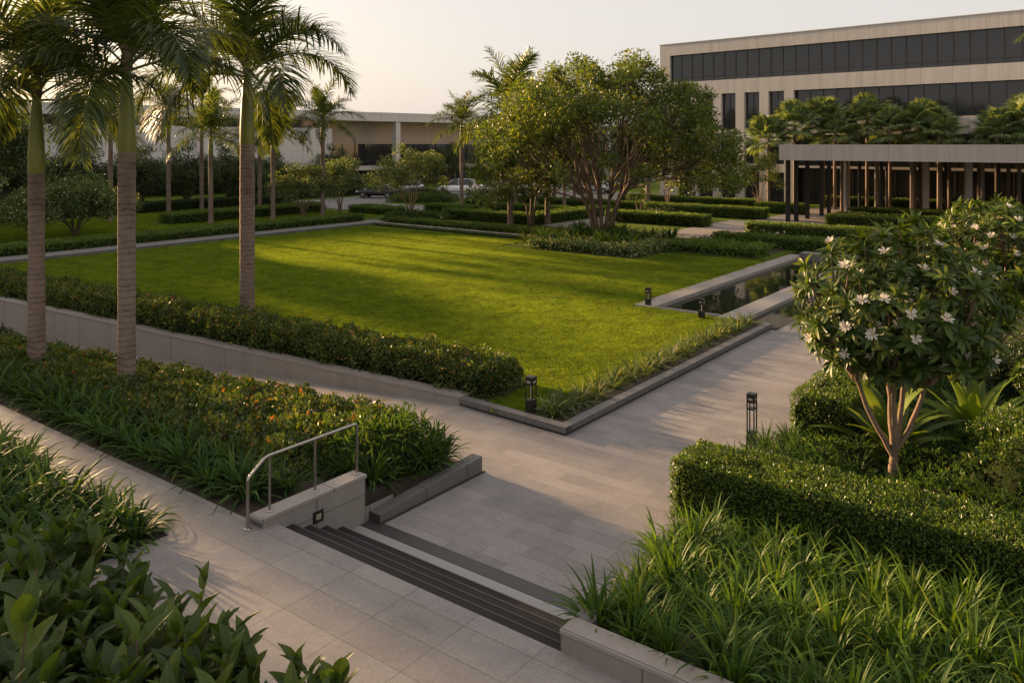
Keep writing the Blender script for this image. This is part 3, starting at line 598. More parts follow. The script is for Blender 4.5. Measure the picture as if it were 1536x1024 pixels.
# ------------------------------------------------------------------ strappy clumps
def clump_mesh(nb,L,W,seed,mat_,el=(35,88),droop=(.7,1.7),spread=.08,seg=5,fold=.3,lw=None):
    r=random.Random(seed); m=MB()
    for i in range(nb):
        az=r.uniform(0,6.283); rr=spread*math.sqrt(r.random()); e=R(r.uniform(*el)); l=L*r.uniform(.55,1.15)
        blade(m,(rr*math.cos(az),rr*math.sin(az),0),az+r.uniform(-.5,.5),e,l,W*r.uniform(.7,1.2),r.uniform(*droop)*(.55+.45*(1-math.sin(e)))+.25,seg,0,fold,r.uniform(-.6,.6))
    return m.mesh('clump',[M[mat_]])
def field(name,label,cat,group,meshes,spots,z,sc=(.8,1.2)):
    for x,y in spots:
        zz=z(x,y) if callable(z) else z
        s=random.uniform(*sc); o=inst(name,random.choice(meshes),None,(x,y,zz),random.uniform(0,6.28),s); tag(o,label,cat,group)
def grid(x0,x1,y0,y1,dx,dy,jit=.3,keep=lambda x,y:True):
    out=[];row=0
    y=y0
    while y<=y1:
        x=x0+(dx/2 if row%2 else 0)
        while x<=x1:
            a,b=x+random.uniform(-1,1)*jit*dx,y+random.uniform(-1,1)*jit*dy
            if keep(a,b): out.append((a,b))
            x+=dx
        y+=dy; row+=1
    return out
lily=[clump_mesh(64,.66,.048,s,'lily',el=(12,82),droop=(1.1,2.4)) for s in (1,2,3,4)]
field('lily_clump','dark green strappy lily clump edging the shrub bed above the side path','lily','lilies edging the shrub bed',lily,grid(-24,-9.75,6.98,7.5,.40,.42,.2),.54,(.8,1.1))
field('lily_clump','glossy dark lily clump filling the bed left of the paved terrace','lily','lilies in the near left bed',[clump_mesh(68,.70,.056,s,'lily',el=(12,82),droop=(1.2,2.5)) for s in (11,12,13)],grid(-17.6,-10.0,1.9,5.45,.42,.42,.25),.58,(.9,1.25))
field('lily_clump','broad dark lily clump packed beyond the steel handrail','lily','lilies beyond the handrail',[clump_mesh(80,.58,.045,s,'lily',el=(10,85),droop=(.8,2.0)) for s in (21,22)],[(-9.3,8.75),(-9.75,8.6),(-9.25,10.3),(-9.6,10.5),(-10.2,10.4),(-9.2,9.9)],lambda x,y:.40-.05*(y-8.4),(.9,1.15))
mound('leafy_shrub','dense rounded lance leaved shrub beyond the steel handrail above the sloping kerb',-9.85,9.5,.85,1.15,.78,z=.28,leaf=.17,dens=330,mat_='lily',rough=.12,aspect=.2,loose=1.0)
def planter_z(x,y): return .70-.54*max(0,min(1,(y-6.95)/4.05))
field('grass_clump','yellow green strappy grass clump in the planter at the right foreground','ornamental grass','grass clumps in the right planter',[clump_mesh(54,.52,.036,s,'grassy',el=(15,86),droop=(1.2,2.7)) for s in (31,32,33,34,35)]+[clump_mesh(44,.62,.036,36,'grassy',el=(45,90),droop=(.5,1.9))],grid(-5.0,2.2,7.12,10.85,.37,.37,.3,lambda x,y:x>-4.36-.16*(y-7)+.02),planter_z,(.8,1.2))
field('spider_clump','pale striped spider plant clump inside the stone kerb by the path','spider plant','spider plants inside the lawn kerb',[clump_mesh(46,.46,.034,s,'spider',el=(10,80),droop=(1.1,2.4)) for s in (41,42,43)],grid(-9.55,-9.05,13.8,24.3,.36,.36,.2)+[(-9.25,13.6)],.12,(.9,1.2))
field('shade_clump','arching leafy clump at the foot of the big spreading tree','bedding plant','clumps under the big tree',[clump_mesh(34,1.0,.10,s,'lily',el=(25,80),seg=4) for s in (51,52)]+[clump_mesh(30,.9,.09,53,'spider',el=(25,80),seg=4)],grid(-26.8,-20.4,36.8,43.2,.95,.95,.35),.17,(.8,1.25))
field('fern_clump','dark feathery groundcover clump around the frangipani trunk','groundcover','groundcover round the frangipani',[clump_mesh(70,.44,.036,s,'lily',el=(10,80),droop=(.8,2.0)) for s in (61,62,63)],grid(-4.75,1.2,12.4,25.5,.55,.55,.35,lambda x,y:not(y>15.1 and x<-3.8) and not(19.9<y<21.9 and x>-2.7) and math.hypot(x+3.15,y-14.3)>.25),.09,(.8,1.3))
field('lily_clump','green lily clump on the path edge at the bollard foot','lily','lilies at the bollard foot',[clump_mesh(50,.5,.034,s,'lily',el=(30,88)) for s in (71,72)],[(-5.1,12.5),(-5.2,13.0),(-4.8,12.9),(-5.15,13.5),(-4.75,13.5),(-5.2,14.0),(-4.8,14.1),(-5.2,14.5),(-4.85,14.7),(-5.0,15.1)],.09,(.9,1.2))
for x,y,l in [(-4.0,13.3,'low fine leaved mound on the bed corner nearest the clipped hedge end'),(-2.5,15.0,'low fine leaved mound right of the frangipani trunk'),(-3.9,14.6,'low fine leaved mound left of the frangipani trunk'),(-1.4,17.0,'low fine leaved mound below the second sword leaf plant'),(-2.9,12.7,'low fine leaved mound tight behind the bright hedge')]:
    mound('groundcover_mound',l,x,y,.75,.7,.42,leaf=.13,dens=420,mat_='lily',rough=.22,aspect=.24,loose=1.1,cat='groundcover')
# sword leaf plants
def sword_mesh(nb,L,W,seed):
    r=random.Random(seed); m=MB()
    for i in range(nb):
        az=i*2.4+r.uniform(-.2,.2); e=R(82-62*(i/nb)**.8+r.uniform(-6,6)); l=L*r.uniform(.8,1.1)
        blade(m,(.05*math.cos(az),.05*math.sin(az),.02),az,e,l,W*r.uniform(.85,1.1),r.uniform(.5,1.2),7,0,.35,r.uniform(-.3,.3),wprof=lambda t:(.42+1.5*t-.0*t if t<.4 else 1.02)*(1-max(0,(t-.35)/.65)**1.8))
    return m.mesh('sword_leaves',[M['agave']])
o=inst('sword_plant',sword_mesh(24,1.45,.25,5),None,(-3.35,15.5,.08),.4); tag(o,'large yellow green sword leaf plant behind the frangipani trunk','sword plant')
o=inst('sword_plant',sword_mesh(24,1.55,.25,9),None,(-2.3,17.4,.08),1.7); tag(o,'large sword leaf plant further back at the right of the frangipani','sword plant')
# foreground broad leaf shrubs
T_BIG=None
def big_template(nu=8):
    v=[];f=[];us=np.linspace(0,1,nu+1)
    for i,u in enumerate(us):
        w=(math.sin(math.pi*min(1,u**.8))**.75)*.5 if 0<u<1 else 0.02
        if i==nu: w=.004
        lift=-.22*u*u; wav=.012*math.sin(i*2.1)
        v+=[(u,w,lift+.20*w+wav),(u,w*.5,lift+.13*w),(u,0,lift),(u,-w*.5,lift+.13*w),(u,-w,lift+.20*w-wav)]
    for i in range(nu):
        for j in range(4): a=i*5+j; f.append((a,a+1,a+6,a+5))
    return np.array(v),f
T_BIG=big_template()
def broad_shrub(seed,nst,h,L):
    r=np.random.default_rng(seed); m=MB()
    for s in range(nst):
        az=r.uniform(0,6.283); lean=r.uniform(.05,.35); hh=h*r.uniform(.65,1.05)
        p0=np.array([.12*math.cos(az),.12*math.sin(az),0]); top=p0+np.array([lean*math.cos(az)*hh,lean*math.sin(az)*hh,hh])
        pts=[p0,p0*.6+top*.4+[0,0,.04],top]; tube(m,pts,[.014,.011,.006],5,1)
        n=int(r.integers(12,17))
        t=np.linspace(.15,1,n); P=np.array([p0+(top-p0)*q for q in t]); a=az+np.arange(n)*2.4+r.normal(0,.3,n)
        el=np.clip(.25+1.0*t**2+r.normal(0,.25,n),-.5,1.35)
        D=np.stack([np.cos(a)*np.cos(el),np.sin(a)*np.cos(el),np.sin(el)],1); N=np.stack([-np.cos(a)*np.sin(el),-np.sin(a)*np.sin(el),np.cos(el)],1)+r.normal(0,.22,(n,3))
        LL=L*r.uniform(.6,1.12,n)*(1-.25*t)
        before=m.n; leaves(m,P,D,N,LL,LL*.40,T_BIG,0,True,True)
    # stems carry no uv, so give every vertex one
    tot=m.n; uv=np.zeros((tot,2)); k=0; uvs=m.uv or []; i=0
    out=[]; ui=0
    for vv in m.v:
        if len(vv)%45==0 and ui<len(uvs) and len(uvs[ui])==len(vv): out.append(uvs[ui]); ui+=1
        else: out.append(np.full((len(vv),2),.3))
    m.uv=out
    return m.mesh('broad_shrub',[M['big_leaf'],M['bark']])
bs=[broad_shrub(s,6,.95,.38) for s in (1,2,3,4)]
spots=[]
for x,y in grid(-9.1,-4.5,1.5,4.15,.40,.38,.25,lambda x,y:True): spots.append((x,y))
field('broadleaf_shrub','large glossy broad leaved shrub crowding the bottom left corner','shrub','broad leaved shrubs in the near corner',bs,spots,.62,(.85,1.15))
o=inst('broadleaf_shrub',broad_shrub(8,3,1.9,.50),None,(-6.75,2.55,.62),.3,1.0); tag(o,'tallest broad leaved plant rising at the left frame edge','shrub')
# ------------------------------------------------------------------ palms
def frond_mesh(L,el,droop,npair,ll,lw,seed,mat_,seg=4,plume=.5,stem=.022):
    r=np.random.default_rng(seed); m=MB(); n=26
    P=[np.zeros(3)];E=[]
    yaw=r.normal(0,.12)
    for i in range(n):
        t=(i+.5)/n; e=el-droop*t**1.5; E.append(e); y=yaw*t*t
        P.append(P[-1]+L/n*np.array([math.cos(e)*math.cos(y),math.cos(e)*math.sin(y),math.sin(e)]))
    P=np.array(P); tube(m,P,np.linspace(stem,.004,len(P)),5,1,False)
    for i in range(npair):
        t=.13+.87*(i+.5)/npair
        x=t*n; k=min(int(x),n-1); p=P[k]+(P[k+1]-P[k])*(x-k); T=nrm(P[k+1]-P[k])
        S=np.array([0,1.,0]); U=np.cross(T,S); U=U if U[2]>0 or abs(T[2])>.9 else -U
        prof=math.sin(math.pi*min(1,.12+.88*t))**.55 if t<.97 else .35
        prof=max(.28,min(1,prof*(1.0 if t>.3 else .55+1.5*t)))
        for s in (-1,1):
            fw=.45+.75*t+r.normal(0,.12); pl=r.normal(.28,plume)
            D=nrm(S*s*math.cos(pl)+U*math.sin(pl)+T*fw); l=ll*prof*r.uniform(.85,1.1); w=lw*(.6+.4*prof)
            q=p.copy(); V=[]; d=D.copy(); dr=r.uniform(.6,1.25)
            for j in range(seg):
                u=j/seg; ww=w*(.55 if j==0 else 1-.55*u*u)*.5
                side=nrm(np.cross(d,U+.15*S*s)); side=side if np.linalg.norm(side)>.1 else T
                V+=[q+side*ww,q-side*ww]; q=q+d*l/seg; d=nrm(d+np.array([0,0,-dr*1.15/seg*(.5+u*1.4)]))
            V.append(q)
            f4=[(2*j,2*j+1,2*j+3,2*j+2) for j in range(seg-1)]; nn=m.n
            m.add(V,f4,0,True); m.f.append((np.array([(2*seg-2,2*seg-1,2*seg)])+nn,0,True))
    return m.mesh('frond',[M[mat_],M['petiole']])
def frond_set(L,npair,ll,lw,mat_,els,droops,seg=4,stem=.022,seed=0,plume=.5):
    return [frond_mesh(L*random.uniform(.92,1.06),R(e),d,npair,ll,lw,seed+i,mat_,seg,plume,stem) for i,(e,d) in enumerate(zip(els,droops))]
ELS=[82,70,58,44,30,15,0]; DRS=[1.0,1.25,1.5,1.65,1.6,1.45,1.3]
big=[frond_set(3.5,120,1.02,.046,'palm',[84,70,58,47,36,24,6],[.8,1.2,1.5,1.75,1.85,1.85,1.75],5,.032,100+20*k,.38) for k in range(2)]
mid=[frond_set(3.3,64,.85,.068,'palm_mid',[84,70,56,42,28,12,-6],[.7,.95,1.15,1.3,1.3,1.2,1.1],3,.026,300+20*k) for k in range(2)]
def trunk_mesh(h,r0,r1,flare=1.25):
    m=MB(); pr=[(r0*1.35,-.15),(r0*1.32,0),(r0*1.14,.14),(r0*1.05,.28)]; n=max(8,int(h/.12))
    for i in range(1,n+1):
        z=.28+(h-.28)*i/n; t=i/n; r=(r0+(r1-r0)*t)*(1+.03*math.sin(t*5.2+h*3)+.02*math.sin(i*2.3))
        pr+= [(r*1.0,z-.02),(r*1.012,z)]
    return lathe(m,pr,22).mesh('trunk',[M['palm_bark']])
def shaft_mesh(h,r):
    m=MB(); lathe(m,[(r*1.0,-.02),(r*1.04,.06),(r*1.03,h*.22),(r*.93,h*.45),(r*.78,h*.7),(r*.62,h*.9),(r*.5,h)],20); return m.mesh('crownshaft',[M['shaft']])
def sheath_mesh(r):
    m=MB(); lathe(m,[(r*.52,0),(r*.66,.1),(r*.62,.3),(r*.38,.55),(r*.12,.75)],12,1); return m.mesh('crown_heart',[M['shaft'],M['sheath']])
def royal(label,x,y,z,h,r,hs,nf,sets,group,az0=0,sc=1,low=0,lean=0):
    t=thing('royal_palm',label,'palm tree',(x,y,z),0,group)
    inst('trunk',trunk_mesh(h,r,r*.92),t)
    inst('crownshaft',shaft_mesh(hs,r*.93),t,(0,0,h))
    inst('crown_heart',sheath_mesh(r),t,(0,0,h+hs-.05))
    for i in range(nf):
        q=(i+.5)/nf; idx=min(6,int(q**.85*7)); 
        inst('frond',random.choice(sets)[idx],t,(0,0,h+hs+.18-.3*q),az0+i*2.39996+random.uniform(-.15,.15),sc*random.uniform(.92,1.06))
    return t
G1='royal palms of the near garden'
royal('royal palm standing in the shrub bed, its fronds reaching the frame edge',-19.98,8.32,.2,4.75,.185,1.75,13,big,G1,.4,.98)
royal('royal palm with the thickest trunk rising from the shrub bed nearest the steps',-16.91,8.83,.2,5.25,.185,1.75,13,big,G1,1.9,1.04)
royal('royal palm rising from the hedge on the lawn edge above the wall',-21.21,14.79,.1,5.5,.225,2.15,13,big,G1,.95,1.26)
# garden palms share trunks
G2='slim palms of the far garden'
for x,y,hc,lab in [(-61.6,35.6,8.2,'slim palm before the dark tree row, seen just right of the thick trunked palm'),
 (-63.3,39.6,9.4,'tall slim palm whose crown stands against the flat roof fascia'),
 (-50.2,32.1,6.3,'slim palm on the grass before the square ended hedge block'),
 (-58.2,41.8,6.4,'slim palm just behind the lawn hedge palm trunk'),
 (-49.5,36.7,6.6,'slim palm beside the trunk of the lawn hedge palm'),
 (-48.1,40.1,7.5,'slim palm standing at the paved crossing by the low flowering tree'),
 (-57.2,28.7,7.3,'slim palm behind the white flowering shrub tree at the far left'),
 (-47.7,55.6,7.4,'slim palm beside the white parked cars'),
 (-34.0,44.8,7.9,'tallest slim palm, its crown rising above the big tree'),
 (-32.6,47.3,7.6,'slim palm on the grass just left of the big tree trunks'),
 (-43.7,58.4,7.2,'thin palm trunk in the parterre nearest the tall palm'),
 (-43.8,60.9,7.0,'thin palm by the far long hedge, left one'),
 (-41.9,59.0,7.0,'thin palm by the far long hedge, second one'),
 (-45.5,67.2,7.4,'thin palm beyond the far long hedge'),
 (-38.7,58.7,7.2,'slim palm before the far long hedge seen beside the big tree'),
 (-43.9,68.4,7.2,'distant thin palm near the driveway bend'),
 (-33.2,63.5,7.4,'slim palm right of the big tree trunks'),
 (-1.6,52.7,11.3,'palm outside the right edge with frond tips showing against the office')]:
    hs=1.35; h=hc-hs-.1
    royal(lab,x,y,.1,h,.19 if x>-36 else .17,hs,17,mid,G2,random.uniform(0,6),1.5 if 7.8<hc<8 else 1.0)

# fan palms
def fan_mesh(seed,rl=.95,pet=1.0):
    r=np.random.default_rng(seed); m=MB(); tube(m,[(0,0,0),(pet*.5,0,.03),(pet,0,-.02)],[.018,.015,.012],4,1,False)
    n=30; c=np.array([pet,0,-.02])
    for i in range(n):
        a=-2.3+4.6*(i+.5)/n; l=rl*(.78+.22*math.cos(a*.55))*r.uniform(.93,1.05); d=np.array([math.cos(a),math.sin(a),.12+r.normal(0,.04)]); d=nrm(d)
        s=np.array([-math.sin(a),math.cos(a),0]); w=.065
        k1=c+d*l*.55; k2=c+d*l*.8+[0,0,-.10*l]; k3=c+d*l*.98+[0,0,-.36*l]
        V=[c,k1+s*w+[0,0,.02],k1-s*w+[0,0,.02],k2+s*w*.6,k2-s*w*.6,k3]
        m.add(V,[(0,1,2),(3,5,4)],0); m.f.append((np.array([(1,3,4,2)])+m.n-6,0,False))
    return m.mesh('fan_leaf',[M['fan'],M['petiole']])
fans=[fan_mesh(s) for s in range(4)]
ftr=None
FP=[(-25.2,70.9,8.0),(-23.4,72.4,9.2),(-21.4,73.9,9.7),(-20.2,73.2,8.4),(-18.0,75.0,9.6),(-16.0,74.3,8.7),(-13.8,75.3,9.2),(-12.3,74.4,8.2),
    (-8.2,74.6,8.3),(-6.2,75.4,9.2),(-3.9,74.4,8.8),(-1.4,75.2,9.3),(1.2,74.3,8.7)]
for i,(x,y,h) in enumerate(FP):
    h-=1.3
    t=thing('fan_palm','fan palm in the tall clump behind the canopy slab' if i<8 else 'fan palm in the second clump behind the canopy slab near the right edge','palm tree',(x,y,0),random.uniform(0,6),'fan palms behind the canopy' if i<8 else 'fan palms of the right clump')
    m=MB(); lathe(m,[(.2,0),(.15,.5),(.135,h-1.6),(.17,h-1.0),(.10,h-.6)],10); m.build('trunk',M['brown_post'],t)
    for j in range(20):
        q=(j+.5)/20; o=inst('fan_leaf',random.choice(fans),t,(0,0,h-.9+.15*(1-q)),0,random.uniform(1.2,1.5)); o.rotation_euler=(random.uniform(-.2,.2),-R(86-112*q),j*2.4)

# ------------------------------------------------------------------ broadleaf trees
def bez(a,b,c,n): 
    t=np.linspace(0,1,n)[:,None]; return (1-t)**2*a+2*t*(1-t)*b+t*t*c
def gather(P,k,r):
    k=min(k,len(P)); c=P[r.permutation(len(P))[:k]].copy()
    for _ in range(6):
        j=np.argmin(((P[:,None]-c[None])**2).sum(2),1)
        for i in range(k):
            if (j==i).any(): c[i]=P[j==i].mean(0)
    return [np.where(j==i)[0] for i in range(k) if (j==i).any()]
def tree(name,label,cat,loc,clusters,stems,leaf,nleaf,lm,bark,crad,seed,r0=.2,r1=.012,ctrl=(.30,.62),asp=.5,base=.25,group=None,share=None,kside=6,flat=.75):
    """clusters: crown clump centres; every clump is carried by its own limb from one of the stems"""
    r=np.random.default_rng(seed); t=thing(name,label,cat,loc,0,group); Cn=np.asarray(clusters,float); n=len(Cn)
    if share: 
        inst('trunk',share[0],t); inst('crown',share[1],t); return t,share
    tr=MB(); az=np.arctan2(Cn[:,1],Cn[:,0])
    for k in range(stems):
        a=-math.pi+2*math.pi*(k+.5)/stems; sel=np.where(np.abs((az-a+math.pi)%(2*math.pi)-math.pi)<=math.pi/stems+1e-6)[0]
        if len(sel)==0: continue
        cen=Cn[sel].mean(0); b0=np.array([base*.6*math.cos(a),base*.6*math.sin(a),-.1])
        mid_=np.array([cen[0]*ctrl[0],cen[1]*ctrl[0],cen[2]*.5]); 
        st=bez(b0,np.array([b0[0]*1.4,b0[1]*1.4,mid_[2]*.5]),mid_,7)+r.normal(0,.015*r0/.2,(7,3)); tube(tr,st,np.linspace(r0,r0*.62,7),max(6,kside),0)
        groups=gather(Cn[sel],max(2,len(sel)//4),r)
        for gi in groups:
            ids=sel[gi]; gm=Cn[ids].mean(0); s0=st[int(r.integers(4,7))]; node=s0+(gm-s0)*.55; dl=np.linalg.norm(node-s0)
            pth=bez(s0,s0+(node-s0)*np.array([.4,.4,.58]),node,7)+r.normal(0,.018*dl,(7,3))*np.array([0,.6,1,1,1,.6,0])[:,None]
            tube(tr,pth,np.linspace(r0*.5,r0*.27,7),6,0,False)
            for i in ids:
                c=Cn[i]; dl=np.linalg.norm(c-node)
                pth=bez(node,node+(c-node)*np.array([.45,.45,.55]),c,6); pth[1:-1]+=r.normal(0,.035*dl,(4,3))
                tube(tr,pth,np.linspace(r0*.24,r1,6),5,0,False)
                for q in range(3):
                    e=c+r.normal(0,crad*.38,3); k_=int(r.integers(3,5)); tube(tr,bez(pth[k_],(pth[k_]+e)/2+r.normal(0,.1*crad,3),e,4),np.array([.9,.8,.6,.4])*max(r1,.008),4,0,False)
    cr=MB(); N=nleaf*n
    ci=np.repeat(np.arange(n),nleaf); o=nrm(r.normal(0,1,(N,3)))*(r.random(N)**.45)[:,None]; rad=crad*r.uniform(.65,1.3,n)
    P=Cn[ci]+o*rad[ci][:,None]*np.array([1,1,flat])
    D=o*.6+r.normal(0,.6,(N,3)); D[:,2]-=.10; LN=r.normal(0,.55,(N,3)); LN[:,2]+=.75
    L=leaf*r.uniform(.6,1.25,N); leaves(cr,P,D,LN,L,L*asp)
    tm=tr.mesh('trunk',[M[bark]]); cm=cr.mesh('crown',[M[lm]])
    inst('trunk',tm,t); inst('crown',cm,t); return t,(tm,cm)
def dome(n,rx,ry,z0,z1,seed,keep=None,shell=.35,low=0.,sep=.0):
    r=np.random.default_rng(seed); out=[]; tries=0
    while len(out)<n and tries<40000:
        tries+=1
        d=nrm(r.normal(0,1,3)); d[2]=abs(d[2])*1.0-low*r.random(); q=1-shell*r.random()**1.6
        p=np.array([d[0]*rx*q,d[1]*ry*q,z0+d[2]*(z1-z0)*q])
        if keep and not keep(p): continue
        if sep and any(np.linalg.norm(p-o)<sep for o in out): continue
        out.append(p)
    return np.array(out)
# the big spreading tree; toward the viewer its crown stays high so that the limbs show
vd=nrm(np.array([25.0,-41.5])); vr=np.array([-vd[1],vd[0]])
def keepbig(p):
    f=p[0]*vd[0]+p[1]*vd[1]; s=p[0]*vr[0]+p[1]*vr[1]
    if f>-3 and abs(s)<5.2 and p[2]<6.5-.42*max(0,abs(s)-1.5) and (p[0]*7.3+p[1]*3.1)%1>.12: return False
    return 1.9<p[2]<10.75
cl=dome(270,7.8,7.8,4.3,11.3,3,keepbig,.42,.26,.60)
tree('spreading_tree','big spreading tree with many red brown trunks at the corner of the lawn','tree',(-24.6,41.4,.15),cl,11,.23,215,'tree','bark',.88,4,.125,.014,(.30,.5),.5,.75,kside=8)
# yellow lit low lobe on the left of the crown is part of a companion
cl=dome(56,3.1,2.8,3.2,8.6,8,None,.7,.5,.5)
tree('small_tree','smaller yellow green tree tucked under the left side of the big tree','tree',(-32.8,45.6,.1),cl,4,.18,260,'tree','bark',.75,9,.08,.012,(.3,.6))
# small multi stem trees
def small(label,x,y,rx,z0,z1,seed,n=34,leaf=.14,nl=190,lm='tree',bark='bark_pale',crad=.55,st=5,r0=.055,cat='tree',name='small_tree',low=.35):
    cl=dome(n,rx,rx,z0,z1,seed,None,.6,low,crad*.55)
    return tree(name,label,cat,(x,y,.05),cl,st,leaf,nl,lm,bark,crad,seed+1,r0,.010,(.34,.6),.5,.12)
small('small pale stemmed tree beside the canopy corner and the plaza hedge',-25.2,68.5,2.3,2.7,5.4,21,34,.15,170)
small('small pale stemmed tree just right of the big tree, before the office',-31.9,64.7,2.3,2.7,5.6,22,34,.15,170)
small('small tree by the office pilasters, half behind the big tree crown',-34.3,75.2,2.4,2.4,5.2,23,30,.16,150,lm='tree_dark')
small('low round crowned flowering tree on the corner mound before the driveway',-41.8,43.0,2.9,3.0,5.5,24,62,.15,230,lm='plum_pale',st=6,crad=.62,low=.25)
small('low flowering tree by the paved crossing, beside a slim palm trunk',-49.3,39.3,2.6,2.0,4.4,25,44,.15,210,lm='plum_pale',st=6,crad=.6,low=.25)
small('low flowering tree behind the paved crossing on the driveway side',-52.5,45.6,2.5,2.0,4.6,26,40,.16,190,lm='plum_pale',st=5,crad=.6,low=.25)
small('bushy white flecked shrub tree between the two nearest palm trunks at the left',-49.9,22.9,3.4,1.7,3.9,27,64,.17,250,lm='plum_pale',bark='bark',st=9,crad=.72,r0=.06,low=.25)
small('bushy white flecked shrub tree cut by the left frame edge',-49.3,17.2,3.0,1.7,3.8,28,54,.17,230,lm='plum_pale',bark='bark',st=8,crad=.72,r0=.06,low=.25)
small('thin tree near the white cars on the driveway edge',-45.6,57.4,1.6,2.6,4.6,29,14,.15,90,lm='tree_dark',crad=.5,st=4)
small('little bare stemmed frangipani right of the big trunks',-29.1,54.3,.9,1.6,2.6,30,9,.15,40,lm='plumeria',crad=.3,st=3)
# dark clipped tree row
cl=dome(46,3.2,3.2,3.2,6.7,31,None,.6,.55,.8)
sh=None
for i,(x,y,s) in enumerate([(-68.5,26.5,1.),(-69.,31.8,1.02),(-68.3,36.8,.97),(-69.2,41.8,1.0),(-70.,47,.98),(-74,54,.9)]):
    t,sh=tree('dark_tree','dark dense tree in the clipped row before the left building','tree',(x,y,0),cl,5,.24,240,'tree_dark','bark',1.0,32,.10,.02,(.3,.6),group='dark tree row before the left building',share=sh); t.rotation_euler.z=i*1.3; t.scale=(s,s,s*.82)
for i,(x,y,s,l) in enumerate([(-77,66,.8,'dark tree standing before the deep porch of the left building'),(-78,88,.85,'dark tree behind the white cars by the left building'),(-64,98,.9,'dark tree at the far end of the driveway behind the big tree'),(-52,96,.9,'dark tree between the two buildings behind the big tree'),(-42,98,.95,'dark tree closing the gap beside the office corner')]):
    t,_=tree('dark_tree',l,'tree',(x,y,0),cl,5,.24,240,'tree_dark','bark',1.0,32,share=sh); t.rotation_euler.z=i*2.1; t.scale=(s,s,s)
cl=dome(46,3.4,3.4,9.4,14.2,41,None,.6,.4,.9)
tree('far_tree','distant broad tree showing above the roof of the left building','tree',(-111,82,0),cl,5,.36,260,'tree_dark','bark',1.2,42,.3,.04)
# trees added left of the frame, scaled to block and dapple the low sun
cl=dome(44,3.8,3.8,4.4,8.8,45,None,.6,.6,.95)
s2=None
for i,(x,y,s,sz) in enumerate([(-61,22.3,.95,1.12),(-59,17.4,.75,1.14),(-57,12.9,.6,1.08),(-52,9.8,.36,1.45),(-51,4.8,.78,1.5),(-50,-1.2,.85,1.3),(-49,-7.5,1.2,1.2)]):
    t,s2=tree('dark_tree','tall dark tree added beyond the left frame edge to dapple the low sun','tree',(x,y,0),cl,5,.30,260,'tree_dark','bark',1.15,46,.14,.02,group='shade trees added beyond the left frame edge',share=s2); t.rotation_euler.z=i*1.1; t.scale=(s,s,sz)

# ------------------------------------------------------------------ frangipani trees with rosettes
def rosette(P,A,m,r,nl,L,W,mi=0):
    """leaves fanned round each tip P with axis A"""
    n=len(P); A=nrm(A); ref=np.where(np.abs(A[:,2:3])>.9,np.array([[1.,0,0]]),np.array([[0,0,1.]])); X=nrm(np.cross(A,ref)); Y=np.cross(A,X)
    k=np.tile(np.arange(nl),n); ci=np.repeat(np.arange(n),nl); a=k*2.4+r.uniform(0,6.28,n)[ci]; el=np.clip(1.05-1.45*(k/nl)+r.normal(0,.16,n*nl),-.45,1.4)
    rad=np.cos(a)[:,None]*X[ci]+np.sin(a)[:,None]*Y[ci]
    D=rad*np.cos(el)[:,None]+A[ci]*np.sin(el)[:,None]; D[:,2]-=.08; N=A[ci]*np.cos(el)[:,None]-rad*np.sin(el)[:,None]
    l=L*r.uniform(.65,1.15,n*nl); leaves(m,P[ci]-A[ci]*.06*r.random(n*nl)[:,None],D,N,l,l*W,T_LEAF,mi,True)
def flower_mesh(seed):
    r=np.random.default_rng(seed); m=MB(); n=int(r.integers(8,11)); a=np.arange(n)*2*math.pi/n+r.normal(0,.12,n); el=r.uniform(.1,.9,n)
    D=np.stack([np.cos(a)*np.cos(el),np.sin(a)*np.cos(el),np.sin(el)],1); N=np.stack([-np.cos(a)*np.sin(el),-np.sin(a)*np.sin(el),np.cos(el)],1)
    L=r.uniform(.085,.115,n); t=np.array([(0,.12,0),(0,-.12,0),(.55,.5,.08),(.55,-.5,.08),(.85,.38,.06),(.85,-.38,.06),(1,0,0)],float)
    leaves(m,D*.012,D,N,L,L*.36,(t,[(0,1,3),(0,3,2),(2,3,5),(2,5,4),(4,5,6)]),0,True)
    v=[(.016*math.cos(q*1.57),.016*math.sin(q*1.57),.01) for q in range(4)]+[(0,0,.04)]; m.add(v,[(0,1,4),(1,2,4),(2,3,4),(3,0,4)],1)
    return m.mesh('flower',[M['petal'],M['petal_core']])
flowers=[flower_mesh(s) for s in range(4)]
